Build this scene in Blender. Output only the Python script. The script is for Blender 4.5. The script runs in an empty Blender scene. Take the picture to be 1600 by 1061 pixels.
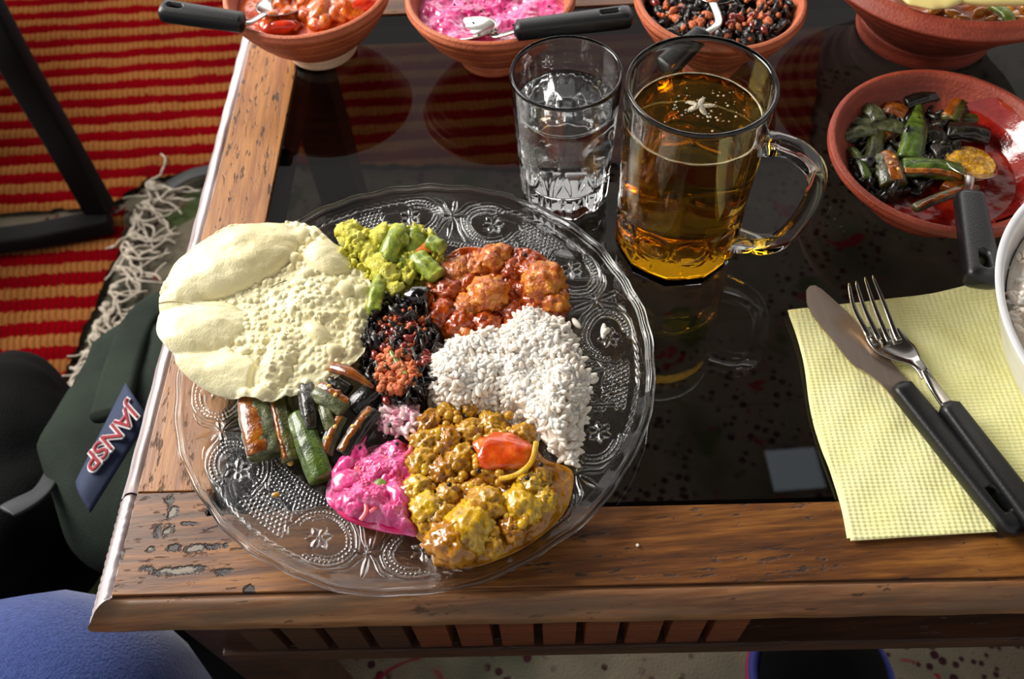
import bpy, bmesh, math, random
import numpy as np
from mathutils import Matrix, Vector
random.seed(7); RNG = np.random.default_rng(7)
scene = bpy.context.scene
TZ = 0.45                        # height of the table top above the floor
# ------------------------------------------------------------------ camera
FPX, PITCH, ROLL, CAMH = 1348.455, 0.9778, -0.0739, 0.4279
_f = np.array([0, math.cos(PITCH), -math.sin(PITCH)]); _r0 = np.array([1.0, 0, 0]); _u0 = np.cross(_r0, _f)
_R = math.cos(ROLL) * _r0 + math.sin(ROLL) * _u0; _U = -math.sin(ROLL) * _r0 + math.cos(ROLL) * _u0
cd = bpy.data.cameras.new('camera'); cam = bpy.data.objects.new('camera', cd); scene.collection.objects.link(cam)
cam.matrix_world = Matrix(((_R[0], _U[0], -_f[0], 0), (_R[1], _U[1], -_f[1], 0), (_R[2], _U[2], -_f[2], CAMH + TZ), (0, 0, 0, 1)))
cd.sensor_width = 36; cd.lens = FPX * 36 / 1600; cd.clip_start = 0.01; cd.clip_end = 50
cd.dof.use_dof = True; cd.dof.focus_distance = 0.475; cd.dof.aperture_fstop = 10.0
scene.camera = cam

def W(u, v, z=0.0):
    """the point at height z above the table top that the photograph shows at pixel (u, v)"""
    d = _f + ((u - 800) / FPX) * _R - ((v - 530.5) / FPX) * _U
    t = (z - CAMH) / d[2]
    return np.array([t * d[0], t * d[1], z])

# ------------------------------------------------------------------ world, light, exposure
world = bpy.data.worlds.new('world'); scene.world = world; world.use_nodes = True
world.node_tree.nodes['Background'].inputs[0].default_value = (1.0, 0.965, 0.92, 1)
world.node_tree.nodes['Background'].inputs[1].default_value = 0.52
def area(name, loc, target, sx, sy, power, col, shape='RECTANGLE'):
    l = bpy.data.lights.new(name, 'AREA'); l.shape = shape; l.size = sx; l.size_y = sy; l.energy = power; l.color = col
    o = bpy.data.objects.new(name, l); scene.collection.objects.link(o)
    o.location = (loc[0], loc[1], loc[2] + TZ)
    d = Vector(target) - Vector(loc); o.rotation_euler = d.to_track_quat('-Z', 'Y').to_euler(); return o
area('window_daylight', (-1.12, 0.92, 0.88), (0.05, 0.35, 0), 0.95, 0.85, 44, (1.0, 0.96, 0.90))
area('added_rim_light', (0.3, 2.9, 0.95), (0.1, 0.4, 0), 3.2, 0.9, 26, (1.0, 0.97, 0.94))  # added lamp, no window known there; brightens glass rims from behind
_lp = W(1242, 732) * (1 + 1.93 / CAMH)
area('ceiling_lamp_light', (_lp[0], _lp[1], 1.93), (_lp[0], _lp[1], 0), 0.15, 0.13, 0.08, (0.75, 0.88, 1.0))
scene.view_settings.view_transform = 'Standard'; scene.view_settings.look = 'None'
scene.view_settings.exposure = 0.10; scene.view_settings.gamma = 1.0; scene.view_settings.use_curve_mapping = False
scene.cycles.max_bounces = 16; scene.cycles.transmission_bounces = 14; scene.cycles.transparent_max_bounces = 24
scene.cycles.caustics_refractive = True; scene.cycles.caustics_reflective = True; scene.cycles.blur_glossy = 0.3

# ------------------------------------------------------------------ numpy noise
def _h(i, j, k, s):
    n = (i.astype(np.int64) * 374761393 + j.astype(np.int64) * 668265263 + k.astype(np.int64) * 2147483647 + s * 1274126177) & 0xffffffff
    n = ((n ^ (n >> 13)) * 1274126177) & 0xffffffff
    n = ((n ^ (n >> 16)) * 2246822519) & 0xffffffff
    return ((n ^ (n >> 15)) & 0xffff) / 65535.0
def vnoise(p, s=0):
    p = np.asarray(p, float); f = np.floor(p); t = p - f; t = t * t * (3 - 2 * t); i, j, k = f[..., 0], f[..., 1], f[..., 2]
    r = 0
    for a in (0, 1):
        for b in (0, 1):
            for c in (0, 1):
                w = (t[..., 0] if a else 1 - t[..., 0]) * (t[..., 1] if b else 1 - t[..., 1]) * (t[..., 2] if c else 1 - t[..., 2])
                r = r + w * _h(i + a, j + b, k + c, s)
    return r * 2 - 1
def fbm(p, o=4, s=0, g=0.5):
    p = np.asarray(p, float); r = 0; a = 1.0
    for q in range(o): r = r + a * vnoise(p * 2 ** q + q * 17.3, s + q); a *= g
    return r
def xyz(x, y, z=0): return np.stack(np.broadcast_arrays(x, y, z), -1).astype(float)
def cells(x, y, scale, seed=0, jit=0.8):
    """2-D cellular noise: distance to the nearest point (in cells) and that cell's random value"""
    X, Y = x * scale, y * scale; I, J = np.floor(X), np.floor(Y); best = np.full(X.shape, 9.0); val = np.zeros(X.shape)
    for a in (-1, 0, 1):
        for b in (-1, 0, 1):
            z0 = np.zeros_like(I)
            px = I + a + .5 + jit * (_h(I + a, J + b, z0, seed) - .5); py = J + b + .5 + jit * (_h(I + a, J + b, z0, seed + 5) - .5)
            d = np.hypot(X - px, Y - py); m = d < best; best = np.where(m, d, best); val = np.where(m, _h(I + a, J + b, z0, seed + 9), val)
    return best, val
def sst(x, a, b):
    t = np.clip((x - a) / (b - a), 0, 1); return t * t * (3 - 2 * t)

# ------------------------------------------------------------------ objects
def mesh_of(name, V, F, mat, smooth=True, fix=True):
    """V (n,3); F array of quads / tris or a list of polygons of any size"""
    me = bpy.data.meshes.new(name); V = np.asarray(V, np.float32)
    if fix:                                     # closed shapes: make the faces look outward
        c = V.mean(0)
        if isinstance(F, np.ndarray): tri = np.concatenate([F[:, [0, i, i + 1]] for i in range(1, F.shape[1] - 1)])
        else: tri = np.array([(f[0], f[i], f[i + 1]) for f in F for i in range(1, len(f) - 1)])
        A = V[tri] - c
        if np.einsum('ij,ij->i', A[:, 0], np.cross(A[:, 1], A[:, 2])).sum() < 0: F = F[:, ::-1] if isinstance(F, np.ndarray) else [list(f)[::-1] for f in F]
    if isinstance(F, np.ndarray):
        n, k = F.shape; me.vertices.add(len(V)); me.vertices.foreach_set('co', V.ravel())
        me.loops.add(n * k); me.loops.foreach_set('vertex_index', F.astype(np.int32).ravel())
        me.polygons.add(n); me.polygons.foreach_set('loop_start', np.arange(0, n * k, k, dtype=np.int32))
        me.update(calc_edges=True); me.validate()
    else:
        me.from_pydata([tuple(map(float, v)) for v in V], [], [tuple(map(int, f)) for f in F]); me.update()
    me.polygons.foreach_set('use_smooth', np.full(len(me.polygons), smooth)); me.materials.append(mat)
    return me
ORIG = {}
def origin(o): return ORIG[o.name]
def tag(o, label=None, cat=None, group=None, kind=None):
    for k, v in (('label', label), ('category', cat), ('group', group), ('kind', kind)):
        if v: o[k] = v
    return o
def empty(name, loc, label, cat, group=None):
    o = bpy.data.objects.new(name, None); o.empty_display_size = 0.02; scene.collection.objects.link(o)
    o.location = (loc[0], loc[1], loc[2] + TZ); ORIG[o.name] = np.array(loc, float)
    return tag(o, label, cat, group)
def add(name, VF, mat, parent=None, label=None, cat=None, group=None, kind=None, smooth=True, fix=True):
    """one mesh object from world-space vertices (table top at z = 0)"""
    V, F = VF; V = np.asarray(V, float)
    if parent is None:
        org = np.array([(V[:, 0].min() + V[:, 0].max()) / 2, (V[:, 1].min() + V[:, 1].max()) / 2, V[:, 2].min()])
    else: org = np.array([(V[:, 0].min() + V[:, 0].max()) / 2, (V[:, 1].min() + V[:, 1].max()) / 2, (V[:, 2].min() + V[:, 2].max()) / 2])
    o = bpy.data.objects.new(name, mesh_of(name, V - org, F, mat, smooth, fix)); scene.collection.objects.link(o)
    ORIG[o.name] = org
    if parent is None: o.location = (org[0], org[1], org[2] + TZ)
    else: o.parent = parent; o.location = tuple(org - ORIG[parent.name])
    return tag(o, label, cat, group, kind)
def join(parts):
    Vs, Fs, n = [], [], 0
    arr = all(isinstance(f, np.ndarray) and f.shape[1] == parts[0][1].shape[1] for v, f in parts) if isinstance(parts[0][1], np.ndarray) else False
    for V, F in parts:
        Vs.append(V)
        if arr: Fs.append(F + n)
        else: Fs += [[i + n for i in f] for f in (F.tolist() if isinstance(F, np.ndarray) else F)]
        n += len(V)
    return np.concatenate(Vs), (np.concatenate(Fs) if arr else Fs)

# ------------------------------------------------------------------ shape builders
def gridF(nr, nc, wrap=True, off=0):
    i = np.arange(nr - 1)[:, None]; j = np.arange(nc if wrap else nc - 1)[None, :]; k = (j + 1) % nc
    return np.stack([i * nc + j, i * nc + k, (i + 1) * nc + k, (i + 1) * nc + j], -1).reshape(-1, 4) + off
def lathe(prof, n=96, c=(0, 0), fr=None):
    """prof [(r, z)], closed by the axis when r = 0; fr(theta, r, z) may change the radius"""
    t = np.linspace(0, 2 * np.pi, n, endpoint=False); P = np.array(prof, float)
    r = np.repeat(P[:, :1], n, 1); z = np.repeat(P[:, 1:2], n, 1)
    if fr: r = fr(t[None, :], r, z)
    V = xyz(c[0] + r * np.cos(t), c[1] + r * np.sin(t), z).reshape(-1, 3)
    return V, gridF(len(P), n)[:, ::-1]
def smoothprof(pts, n=6):
    """Catmull-Rom through profile points"""
    P = np.array(pts, float); out = []
    for i in range(len(P) - 1):
        a, b, c, d = P[max(i - 1, 0)], P[i], P[i + 1], P[min(i + 2, len(P) - 1)]
        for k in range(n):
            t = k / n; out.append(.5 * ((2 * b) + (c - a) * t + (2 * a - 5 * b + 4 * c - d) * t * t + (3 * b - a - 3 * c + d) * t ** 3))
    out.append(P[-1]); return np.array(out)
def loft(path, wid, thk, n=16, up=(0, 0, 1), power=2.0, caps=True, fn=None):
    """tube with a superellipse section (wid across, thk along up) following path"""
    P = np.array(path, float); m = len(P)
    fit = lambda q: np.broadcast_to(q, m) if np.isscalar(q) or np.ndim(q) == 0 or len(q) == m else np.interp(np.linspace(0, 1, m), np.linspace(0, 1, len(q)), q)
    wid, thk = fit(wid), fit(thk)
    T = np.gradient(P, axis=0); T /= np.linalg.norm(T, axis=1)[:, None] + 1e-12
    up = np.broadcast_to(np.array(up, float), (m, 3)); S = np.cross(T, up); S /= np.linalg.norm(S, axis=1)[:, None] + 1e-12; N = np.cross(S, T)
    a = np.linspace(0, 2 * np.pi, n, endpoint=False); ca = np.sign(np.cos(a)) * np.abs(np.cos(a)) ** (2 / power); sa = np.sign(np.sin(a)) * np.abs(np.sin(a)) ** (2 / power)
    V = P[:, None] + S[:, None] * (wid[:, None] / 2 * ca)[..., None] + N[:, None] * (thk[:, None] / 2 * sa)[..., None]
    if fn is not None: V = fn(V, a)
    V = V.reshape(-1, 3); F = gridF(m, n)
    F = F.tolist()
    if caps: F += [list(range(n))[::-1], [(m - 1) * n + i for i in range(n)]]
    return V, F
def bez(pts, n=24):
    P = smoothprof(pts, max(2, n // (len(pts) - 1))); return P
def box(x0, x1, y0, y1, z0, z1, b=0.001):
    """bevelled box"""
    bm = bmesh.new(); bmesh.ops.create_cube(bm, size=1)
    for v in bm.verts: v.co = Vector(((x0 + x1) / 2 + v.co.x * (x1 - x0), (y0 + y1) / 2 + v.co.y * (y1 - y0), (z0 + z1) / 2 + v.co.z * (z1 - z0)))
    if b: bmesh.ops.bevel(bm, geom=bm.edges[:] + bm.verts[:], offset=b, segments=2, affect='EDGES', profile=.6)
    bm.verts.index_update(); V = np.array([v.co[:] for v in bm.verts]); F = [[v.index for v in f.verts] for f in bm.faces]; bm.free(); return V, F
_ico = {}
def ico(k=3):
    if k not in _ico:
        bm = bmesh.new(); bmesh.ops.create_icosphere(bm, subdivisions=k, radius=1)
        _ico[k] = (np.array([v.co[:] for v in bm.verts]), np.array([[v.index for v in f.verts] for f in bm.faces])); bm.free()
    return _ico[k]
def rotm(rx, ry, rz): return np.array(Matrix.Rotation(rz, 3, 'Z') @ Matrix.Rotation(ry, 3, 'Y') @ Matrix.Rotation(rx, 3, 'X'))
def chunk(c, s, rz=0.0, k=3, amp=.25, fr=1.5, seed=0, rx=0, ry=0, fine=0.0):
    """lumpy piece: centre c, half sizes s"""
    V, F = ico(k); n = fbm(V * fr + seed * 7.7, 3, seed); d = 1 + amp * n
    if fine: d = d + fine * fbm(V * fr * 5 + seed, 2, seed + 3)
    return (V * d[:, None] * np.array(s)) @ rotm(rx, ry, rz).T + np.array(c), F
def resample(poly, n, closed=True):
    P = np.array(poly, float); Q = smoothprof(np.vstack([P[-1:], P, P[:2]]), 12)[12:-12 + 1] if closed else P
    d = np.r_[0, np.cumsum(np.linalg.norm(np.diff(Q, axis=0), axis=1))]; t = np.linspace(0, d[-1], n, endpoint=not closed)
    return np.stack([np.interp(t, d, Q[:, i]) for i in range(Q.shape[1])], -1)
def mound(outline, centre, top, bottom, nt=220, nr=60, edge=.35):
    """closed blob on a traced outline: top(x, y, e) and bottom(x, y) give heights, e = 0 at the rim .. 1 inside"""
    O = resample([(p[0], p[1]) for p in outline], nt); C = np.array(centre[:2]); s = np.linspace(0, 1, nr) ** .8
    XY = C + s[:, None, None] * (O[None] - C); x, y = XY[..., 0], XY[..., 1]
    e = np.repeat(1 - s[:, None], nt, 1); size = np.linalg.norm(O - C, axis=1)[None]; dist = e * size
    zt = top(x, y, dist); zb = bottom(x, y); zt = np.maximum(zt, zb + 1e-5)
    V1 = xyz(x, y, zt).reshape(-1, 3); ring = xyz(x[-1], y[-1], zb[-1]); V2 = xyz(x[::6], y[::6], zb[::6]).reshape(-1, 3)
    F1 = gridF(nr, nt); n1 = len(V1); F2 = gridF(2, nt)
    side = np.array([[(nr - 1) * nt + j, (nr - 1) * nt + (j + 1) % nt, n1 + (j + 1) % nt, n1 + j] for j in range(nt)])
    return np.concatenate([V1, ring]), np.concatenate([F1, side])
def place(VF, M, c): V, F = VF; return V @ np.array(M).T + np.array(c), F
def polyprism(P, z0, z1):
    """vertical-sided slab over a polygon of (x, y); z0, z1 floats or functions"""
    P = np.array(P)[:, :2]; n = len(P); f0 = z0 if callable(z0) else (lambda x, y: z0 + 0 * x); f1 = z1 if callable(z1) else (lambda x, y: z1 + 0 * x)
    V = np.vstack([xyz(P[:, 0], P[:, 1], f0(P[:, 0], P[:, 1])), xyz(P[:, 0], P[:, 1], f1(P[:, 0], P[:, 1]))])
    F = [list(range(n))[::-1], list(range(n, 2 * n))] + [[i, (i + 1) % n, n + (i + 1) % n, n + i] for i in range(n)]
    return V, F
def cut(o, cutter):
    """carve cutter (V, F) out of mesh object o for good"""
    me = mesh_of('cutter', cutter[0] - ORIG[o.name], cutter[1], o.data.materials[0]); co = bpy.data.objects.new('cutter', me); scene.collection.objects.link(co)
    p = o.parent; co.parent = p; co.location = o.location; co.matrix_parent_inverse = o.matrix_parent_inverse
    md = o.modifiers.new('cut', 'BOOLEAN'); md.operation = 'DIFFERENCE'; md.object = co; md.solver = 'EXACT'
    bpy.context.view_layer.update(); dg = bpy.context.evaluated_depsgraph_get()
    new = bpy.data.meshes.new_from_object(o.evaluated_get(dg)); o.modifiers.clear(); old = o.data; o.data = new
    bpy.data.objects.remove(co, do_unlink=True); bpy.data.meshes.remove(me); bpy.data.meshes.remove(old)

# ------------------------------------------------------------------ materials
def s2l(c): return tuple(((x / 255) / 12.92 if x <= 10.3 else ((x / 255 + .055) / 1.055) ** 2.4) for x in c) + (1.0,)
class NT:
    def __init__(self, name):
        self.m = bpy.data.materials.new(name); self.m.use_nodes = True; self.t = self.m.node_tree; self.n = self.t.nodes; self.b = self.n['Principled BSDF']; self.out = self.n['Material Output']
    def new(self, t, **k):
        o = self.n.new(t)
        for a, v in k.items(): setattr(o, a, v)
        return o
    def link(self, a, b): self.t.links.new(a, b)
    def coord(self, scale=(1, 1, 1), rot=(0, 0, 0), loc=(0, 0, 0), kind='Object'):
        c = self.new('ShaderNodeTexCoord'); m = self.new('ShaderNodeMapping'); m.inputs['Scale'].default_value = scale; m.inputs['Rotation'].default_value = rot; m.inputs['Location'].default_value = loc
        self.link(c.outputs[kind], m.inputs[0]); return m.outputs[0]
    def noise(self, vec, scale=5, detail=4, rough=.55, dist=0):
        n = self.new('ShaderNodeTexNoise'); n.inputs['Scale'].default_value = scale; n.inputs['Detail'].default_value = detail; n.inputs['Roughness'].default_value = rough; n.inputs['Distortion'].default_value = dist
        self.link(vec, n.inputs['Vector']); return n.outputs['Fac']
    def voro(self, vec, scale=5, feature='F1', out='Distance', rnd=1):
        n = self.new('ShaderNodeTexVoronoi', feature=feature); n.inputs['Scale'].default_value = scale; n.inputs['Randomness'].default_value = rnd; self.link(vec, n.inputs['Vector']); return n.outputs[out]
    def ramp(self, fac, stops):
        r = self.new('ShaderNodeValToRGB'); e = r.color_ramp.elements
        while len(e) < len(stops): e.new(.5)
        for i, (p, c) in enumerate(stops): e[i].position = p; e[i].color = c if len(c) == 4 else tuple(c) + (1,)
        self.link(fac, r.inputs[0]); return r.outputs[0]
    def mix(self, fac, a, b, mode='MIX'):
        n = self.new('ShaderNodeMix', data_type='RGBA', blend_type=mode)
        for s, v in ((n.inputs[0], fac), (n.inputs[6], a), (n.inputs[7], b)):
            if isinstance(v, bpy.types.NodeSocket): self.link(v, s)
            else: s.default_value = v
        return n.outputs[2]
    def math(self, op, a, b=0.0, c=0.0):
        n = self.new('ShaderNodeMath', operation=op)
        for s, v in ((n.inputs[0], a), (n.inputs[1], b), (n.inputs[2], c)):
            if isinstance(v, bpy.types.NodeSocket): self.link(v, s)
            else: s.default_value = v
        return n.outputs[0]
    def bump(self, h, dist=.001, strength=1.0):
        n = self.new('ShaderNodeBump'); n.inputs['Distance'].default_value = dist; n.inputs['Strength'].default_value = strength; self.link(h, n.inputs['Height']); self.link(n.outputs[0], self.b.inputs['Normal']); return n
    def set(self, **k):
        names = dict(col='Base Color', rough='Roughness', metal='Metallic', spec='Specular IOR Level', trans='Transmission Weight', ior='IOR', coat='Coat Weight', coatr='Coat Roughness', sss='Subsurface Weight', sheen='Sheen Weight', alpha='Alpha')
        for a, v in k.items():
            s = self.b.inputs[names[a]]
            if isinstance(v, bpy.types.NodeSocket): self.link(v, s)
            else: s.default_value = v
        return self
def food(name, cols, scale=200, rough=.35, bump=.0004, bscale=600, sss=.0, coat=0.0, dist=.5, spec=.5, sssr=.003):
    """mottled procedural material: colour ramp over noise"""
    m = NT(name); v = m.coord(); n = m.noise(v, scale, 4, .6, dist)
    k = len(cols); m.set(col=m.ramp(n, [(.32 + .36 * i / max(1, k - 1), s2l(c)) for i, c in enumerate(cols)]), rough=rough, coat=coat, spec=spec)
    if coat: m.set(coatr=.08)
    if sss: m.set(sss=sss); m.b.inputs['Subsurface Scale'].default_value = sssr; m.b.inputs['Subsurface Radius'].default_value = (1, .6, .4)
    if bump: m.bump(m.noise(v, bscale, 3), bump)
    return m.m
def plain(name, col, rough=.5, metal=0, spec=.5, coat=0, bump=0, bscale=300):
    m = NT(name); m.set(rough=rough, metal=metal, spec=spec, coat=coat)
    v = m.coord(); n = m.noise(v, 60, 3); c = s2l(col); m.set(col=m.mix(n, tuple(x * .85 for x in c[:3]) + (1,), tuple(min(1, x * 1.12) for x in c[:3]) + (1,)))
    if bump: m.bump(m.noise(v, bscale, 3), bump)
    return m.m
def glass(name, col=(1, 1, 1, 1), ior=1.5, rough=0.0):
    m = NT(name); m.n.remove(m.b); g = m.new('ShaderNodeBsdfGlass'); g.inputs['Color'].default_value = col; g.inputs['IOR'].default_value = ior; g.inputs['Roughness'].default_value = rough
    m.link(g.outputs[0], m.out.inputs[0]); return m.m
# ================================================================== materials of the setting
def wood(name, along, dark, mid, light, pits=.5, gouges=(), worn=None, rough=.46, gscale=1.0, vary=.12, coat=.10):
    m = NT(name); sc = (3, 42, 42) if along == 'x' else (42, 3, 42)
    v = m.coord(tuple(s * gscale for s in sc)); v1 = m.coord()
    n = m.noise(v, 1.6, 6, .62, .9); n2 = m.noise(v, 8, 5, .65, .2); n3 = m.noise(v1, 14, 3, .5)
    f = m.math('ADD', m.math('MULTIPLY', n, .50), m.math('ADD', m.math('MULTIPLY', n2, .38), m.math('MULTIPLY', n3, vary)))
    col = m.ramp(f, [(.34, s2l(dark)), (.47, s2l(mid)), (.60, s2l(light)), (.72, s2l(mid))])
    # dark pores and worm-eaten flecks drawn out along the grain
    pv = m.coord(tuple(s * 6 for s in ((9, 36, 36) if along == 'x' else (36, 9, 36))))
    pore = m.ramp(m.noise(pv, 1.3, 3, .6), [(.27 + .04 * pits, (1, 1, 1)), (.33 + .05 * pits, (0, 0, 0))])
    big = m.ramp(m.noise(m.coord(tuple(s * 1.0 for s in ((22, 70, 50) if along == 'x' else (70, 22, 50)))), 1.7, 4, .65), [(.30, (1, 1, 1)), (.345, (0, 0, 0))])
    pf = m.math('MAXIMUM', m.math('MULTIPLY', pore, .8), m.math('MULTIPLY', big, .75))
    col = m.mix(pf, col, s2l((38, 20, 12))); h = m.math('SUBTRACT', m.math('MULTIPLY', n2, .5), pf)
    if worn:
        wf = m.ramp(m.noise(m.coord((6, 60, 30) if along == 'x' else (60, 6, 30)), 1.5, 4, .6), [(.42, (0, 0, 0)), (.62, (1, 1, 1))])
        col = m.mix(m.math('MULTIPLY', wf, .85), col, s2l(worn))
    for (gx, gy, sx, sy, g) in gouges:       # filled holes and burnt gouges at their own places
        d = m.coord((1 / sx, 1 / sy, 0), loc=(-gx / sx, -gy / sy, 0)); w = m.noise(m.coord(), 260, 3, .6)
        ln = m.new('ShaderNodeVectorMath', operation='LENGTH'); m.link(d, ln.inputs[0])
        r = m.math('ADD', ln.outputs['Value'], m.math('MULTIPLY', m.math('SUBTRACT', w, .5), 2.2))
        col = m.mix(m.ramp(r, [(.75, (1, 1, 1)), (.98, (0, 0, 0))]), col, s2l((34, 18, 12)))
        if g: col = m.mix(m.ramp(r, [(.30, (1, 1, 1)), (.52, (0, 0, 0))]), col, s2l((122, 112, 96)))
        h = m.math('SUBTRACT', h, m.math('MULTIPLY', m.ramp(r, [(.5, (1, 1, 1)), (1, (0, 0, 0))]), 1.5))
    m.set(col=col, rough=m.math('ADD', rough, m.math('MULTIPLY', pf, .3)), coat=coat, coatr=.35); m.bump(h, .0006, .8)
    return m.m
PSI = -0.053; EX = np.array([math.cos(PSI), math.sin(PSI)]); EY = np.array([-math.sin(PSI), math.cos(PSI)])
def T(V):
    V = np.array(V, float); o = V.copy(); o[..., 0] = V[..., 0] * EX[0] + V[..., 1] * EY[0]; o[..., 1] = V[..., 0] * EX[1] + V[..., 1] * EY[1]; return o
def TF(VF): return T(VF[0]), VF[1]
# ------------------------------------------------------------------ floor and rugs (the setting)
FZ = -TZ
floor_m = NT('floor_stone'); floor_m.set(col=floor_m.ramp(floor_m.noise(floor_m.coord(), 9, 5), [(.3, s2l((58, 50, 44))), (.7, s2l((92, 82, 72)))]), rough=.7)
add('floor', (np.array([[-3, -2.5, FZ - .012], [3, -2.5, FZ - .012], [3, 4, FZ - .012], [-3, 4, FZ - .012], [-3, -2.5, FZ - .06], [3, -2.5, FZ - .06], [3, 4, FZ - .06], [-3, 4, FZ - .06]], float),
    [[0, 1, 2, 3], [7, 6, 5, 4], [0, 4, 5, 1], [1, 5, 6, 2], [2, 6, 7, 3], [3, 7, 4, 0]]), floor_m.m, kind='structure', smooth=False)
ceil_m = wood('shade_ceiling_wood', 'x', (34, 28, 24), (50, 42, 36), (62, 52, 44), .3, gscale=.1)
shade_ceiling = add('shade_ceiling', box(-1.6, 2.1, -1.0, 1.95, 1.96, 2.0, 0), ceil_m, kind='structure', smooth=False)  # unseen, added and sized to block overhead light, sides left open
for i in range(9): add('shade_ceiling_board', box(-1.6, 2.1, -1.0 + i * .3278, -1.0 + i * .3278 + .318, 1.945, 1.96, .003), ceil_m, shade_ceiling, smooth=False)
# large patterned rug
pr = NT('patterned_weave'); pv = pr.coord(); pv2 = pr.coord(rot=(0, 0, .5))
base = pr.ramp(pr.noise(pv, 5, 3), [(.35, s2l((60, 62, 50))), (.5, s2l((100, 92, 78))), (.66, s2l((86, 70, 60)))])
spots = pr.ramp(pr.voro(pv2, 85, rnd=.55), [(.36, (1, 1, 1)), (.44, (0, 0, 0))]); zone = pr.ramp(pr.noise(pv, 8, 2), [(.45, (0, 0, 0)), (.5, (1, 1, 1))])
c1 = pr.mix(pr.math('MULTIPLY', spots, zone), base, s2l((46, 20, 26)))
red = pr.ramp(pr.noise(pr.coord((1, 1, 1), loc=(4, 2, 1)), 14, 3, .6, 1.2), [(.63, (0, 0, 0)), (.67, (1, 1, 1))]); c1 = pr.mix(red, c1, s2l((104, 18, 32)))
grn = pr.ramp(pr.noise(pr.coord((1, 1, 1), rot=(0, 0, .9)), 12, 2), [(.62, (0, 0, 0)), (.66, (1, 1, 1))]); c1 = pr.mix(grn, c1, s2l((56, 66, 38)))
pr.set(col=c1, rough=.95, spec=.1); pr.bump(pr.noise(pv, 400, 3), .002)
add('patterned_rug', box(-.75, 1.2, -.35, 1.05, FZ - .012, FZ - .002, .003), pr.m, label='worn beige floor rug with green stripes and dark dotted motifs, under the table', cat='rug', smooth=False)

def w2(u, v): return W(u, v, FZ)[:2]
SD = w2(336, 221) - w2(128, 234); SD /= np.linalg.norm(SD); SN = np.array([-SD[1], SD[0]])
per = abs((w2(300, 94) - w2(300, 253)) @ SN) / 6; ph = w2(300, 253) @ SN       # cream stripe centres
def rug_mat(name, org, dim=1.0):
    m = NT(name); c = m.new('ShaderNodeTexCoord'); d = m.new('ShaderNodeVectorMath', operation='DOT_PRODUCT'); m.link(c.outputs['Object'], d.inputs[0])
    d.inputs[1].default_value = (SN[0] / per, SN[1] / per, 0)
    wob = m.math('MULTIPLY', m.math('SUBTRACT', m.noise(c.outputs['Object'], 22, 3), .5), .22)
    fine = m.math('MULTIPLY', m.math('SUBTRACT', m.noise(c.outputs['Object'], 260, 2), .5), .35)
    s = m.math('ADD', m.math('ADD', d.outputs['Value'], wob), m.math('ADD', fine, float((org[:2] @ SN - ph) / per)))
    w = m.math('COSINE', m.math('MULTIPLY', s, 2 * math.pi))
    m.set(rough=1.0, spec=.0)
    n = m.noise(c.outputs['Object'], 7, 3)
    redc = m.mix(n, s2l((72 * dim, 1 * dim, 6 * dim)), s2l((122 * dim, 3 * dim, 10 * dim))); crm = m.mix(n, s2l((104 * dim, 62 * dim, 28 * dim)), s2l((146 * dim, 94 * dim, 50 * dim)))
    d2 = m.new('ShaderNodeVectorMath', operation='DOT_PRODUCT'); m.link(c.outputs['Object'], d2.inputs[0]); d2.inputs[1].default_value = (SD[0] / .0085 * math.pi, SD[1] / .0085 * math.pi, 0)
    kn_ = m.math('ABSOLUTE', m.math('SINE', m.math('ADD', d2.outputs['Value'], m.math('MULTIPLY', s, 3.0))))  # shade between the yarn loops painted into the colour
    m.set(col=m.mix(m.math('SUBTRACT', .55, m.math('MULTIPLY', kn_, .7)), m.mix(m.ramp(w, [(.04, (0, 0, 0)), (.20, (1, 1, 1))]), redc, crm), (.02, .004, .006, 1))); m.bump(m.noise(c.outputs['Object'], 500, 2), .0015)
    return m.m
def rug(name, poly, label, z0, lift=None):
    P = np.array(poly); x0, y0 = P.min(0); x1, y1 = P.max(0); st = .0028
    # grid in the weave's own axes, clipped to the outline
    A = P @ SD; B = P @ SN; a = np.arange(A.min(), A.max(), st); b = np.arange(B.min(), B.max(), st); AA, BB = np.meshgrid(a, b); X = AA * SD[0] + BB * SN[0]; Y = AA * SD[1] + BB * SN[1]
    ins = np.zeros(X.shape, bool); n = len(P)
    jx = X + .004 * vnoise(xyz(X * 60, Y * 60)); jy = Y + .004 * vnoise(xyz(X * 60, Y * 60, 5))
    for i in range(n):
        (xa, ya), (xb, yb) = P[i], P[(i + 1) % n]
        ins ^= ((ya > jy) != (yb > jy)) & (jx < (xb - xa) * (jy - ya) / (yb - ya + 1e-12) + xa)
    row = (BB - ph) / per * 2; col = AA / .0085 + .5 * (np.floor(row + .5) % 2)
    z = z0 + .0035 + .0028 * np.abs(np.cos(np.pi * (row))) * (.55 + .45 * np.abs(np.sin(np.pi * col))) + .0015 * fbm(xyz(X * 30, Y * 30), 3)
    if lift is not None: z = z + lift(X, Y)
    idx = -np.ones(X.shape, int); 
    q = ins[:-1, :-1] & ins[1:, :-1] & ins[:-1, 1:] & ins[1:, 1:]
    F = np.arange(X.size).reshape(X.shape); Q = np.stack([F[:-1, :-1][q], F[:-1, 1:][q], F[1:, 1:][q], F[1:, :-1][q]], -1)
    used = np.unique(Q); mp = np.zeros(X.size, int); mp[used] = np.arange(len(used)); V = xyz(X, Y, z).reshape(-1, 3)[used]
    org = np.array([(V[:, 0].min() + V[:, 0].max()) / 2, (V[:, 1].min() + V[:, 1].max()) / 2])
    return add(name, (V, mp[Q]), rug_mat('striped_weave', org), label=label, cat='rug', fix=False)
rugA = rug('striped_rug', [w2(-330, -260), w2(1330, -560), w2(1285, 60), w2(1262, 246), w2(800, 268), w2(420, 262), w2(236, 284), w2(170, 330), w2(-150, 348), w2(-420, 360)],
           'red and cream striped woven rug running on under the glass table top', FZ + .002)
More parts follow.
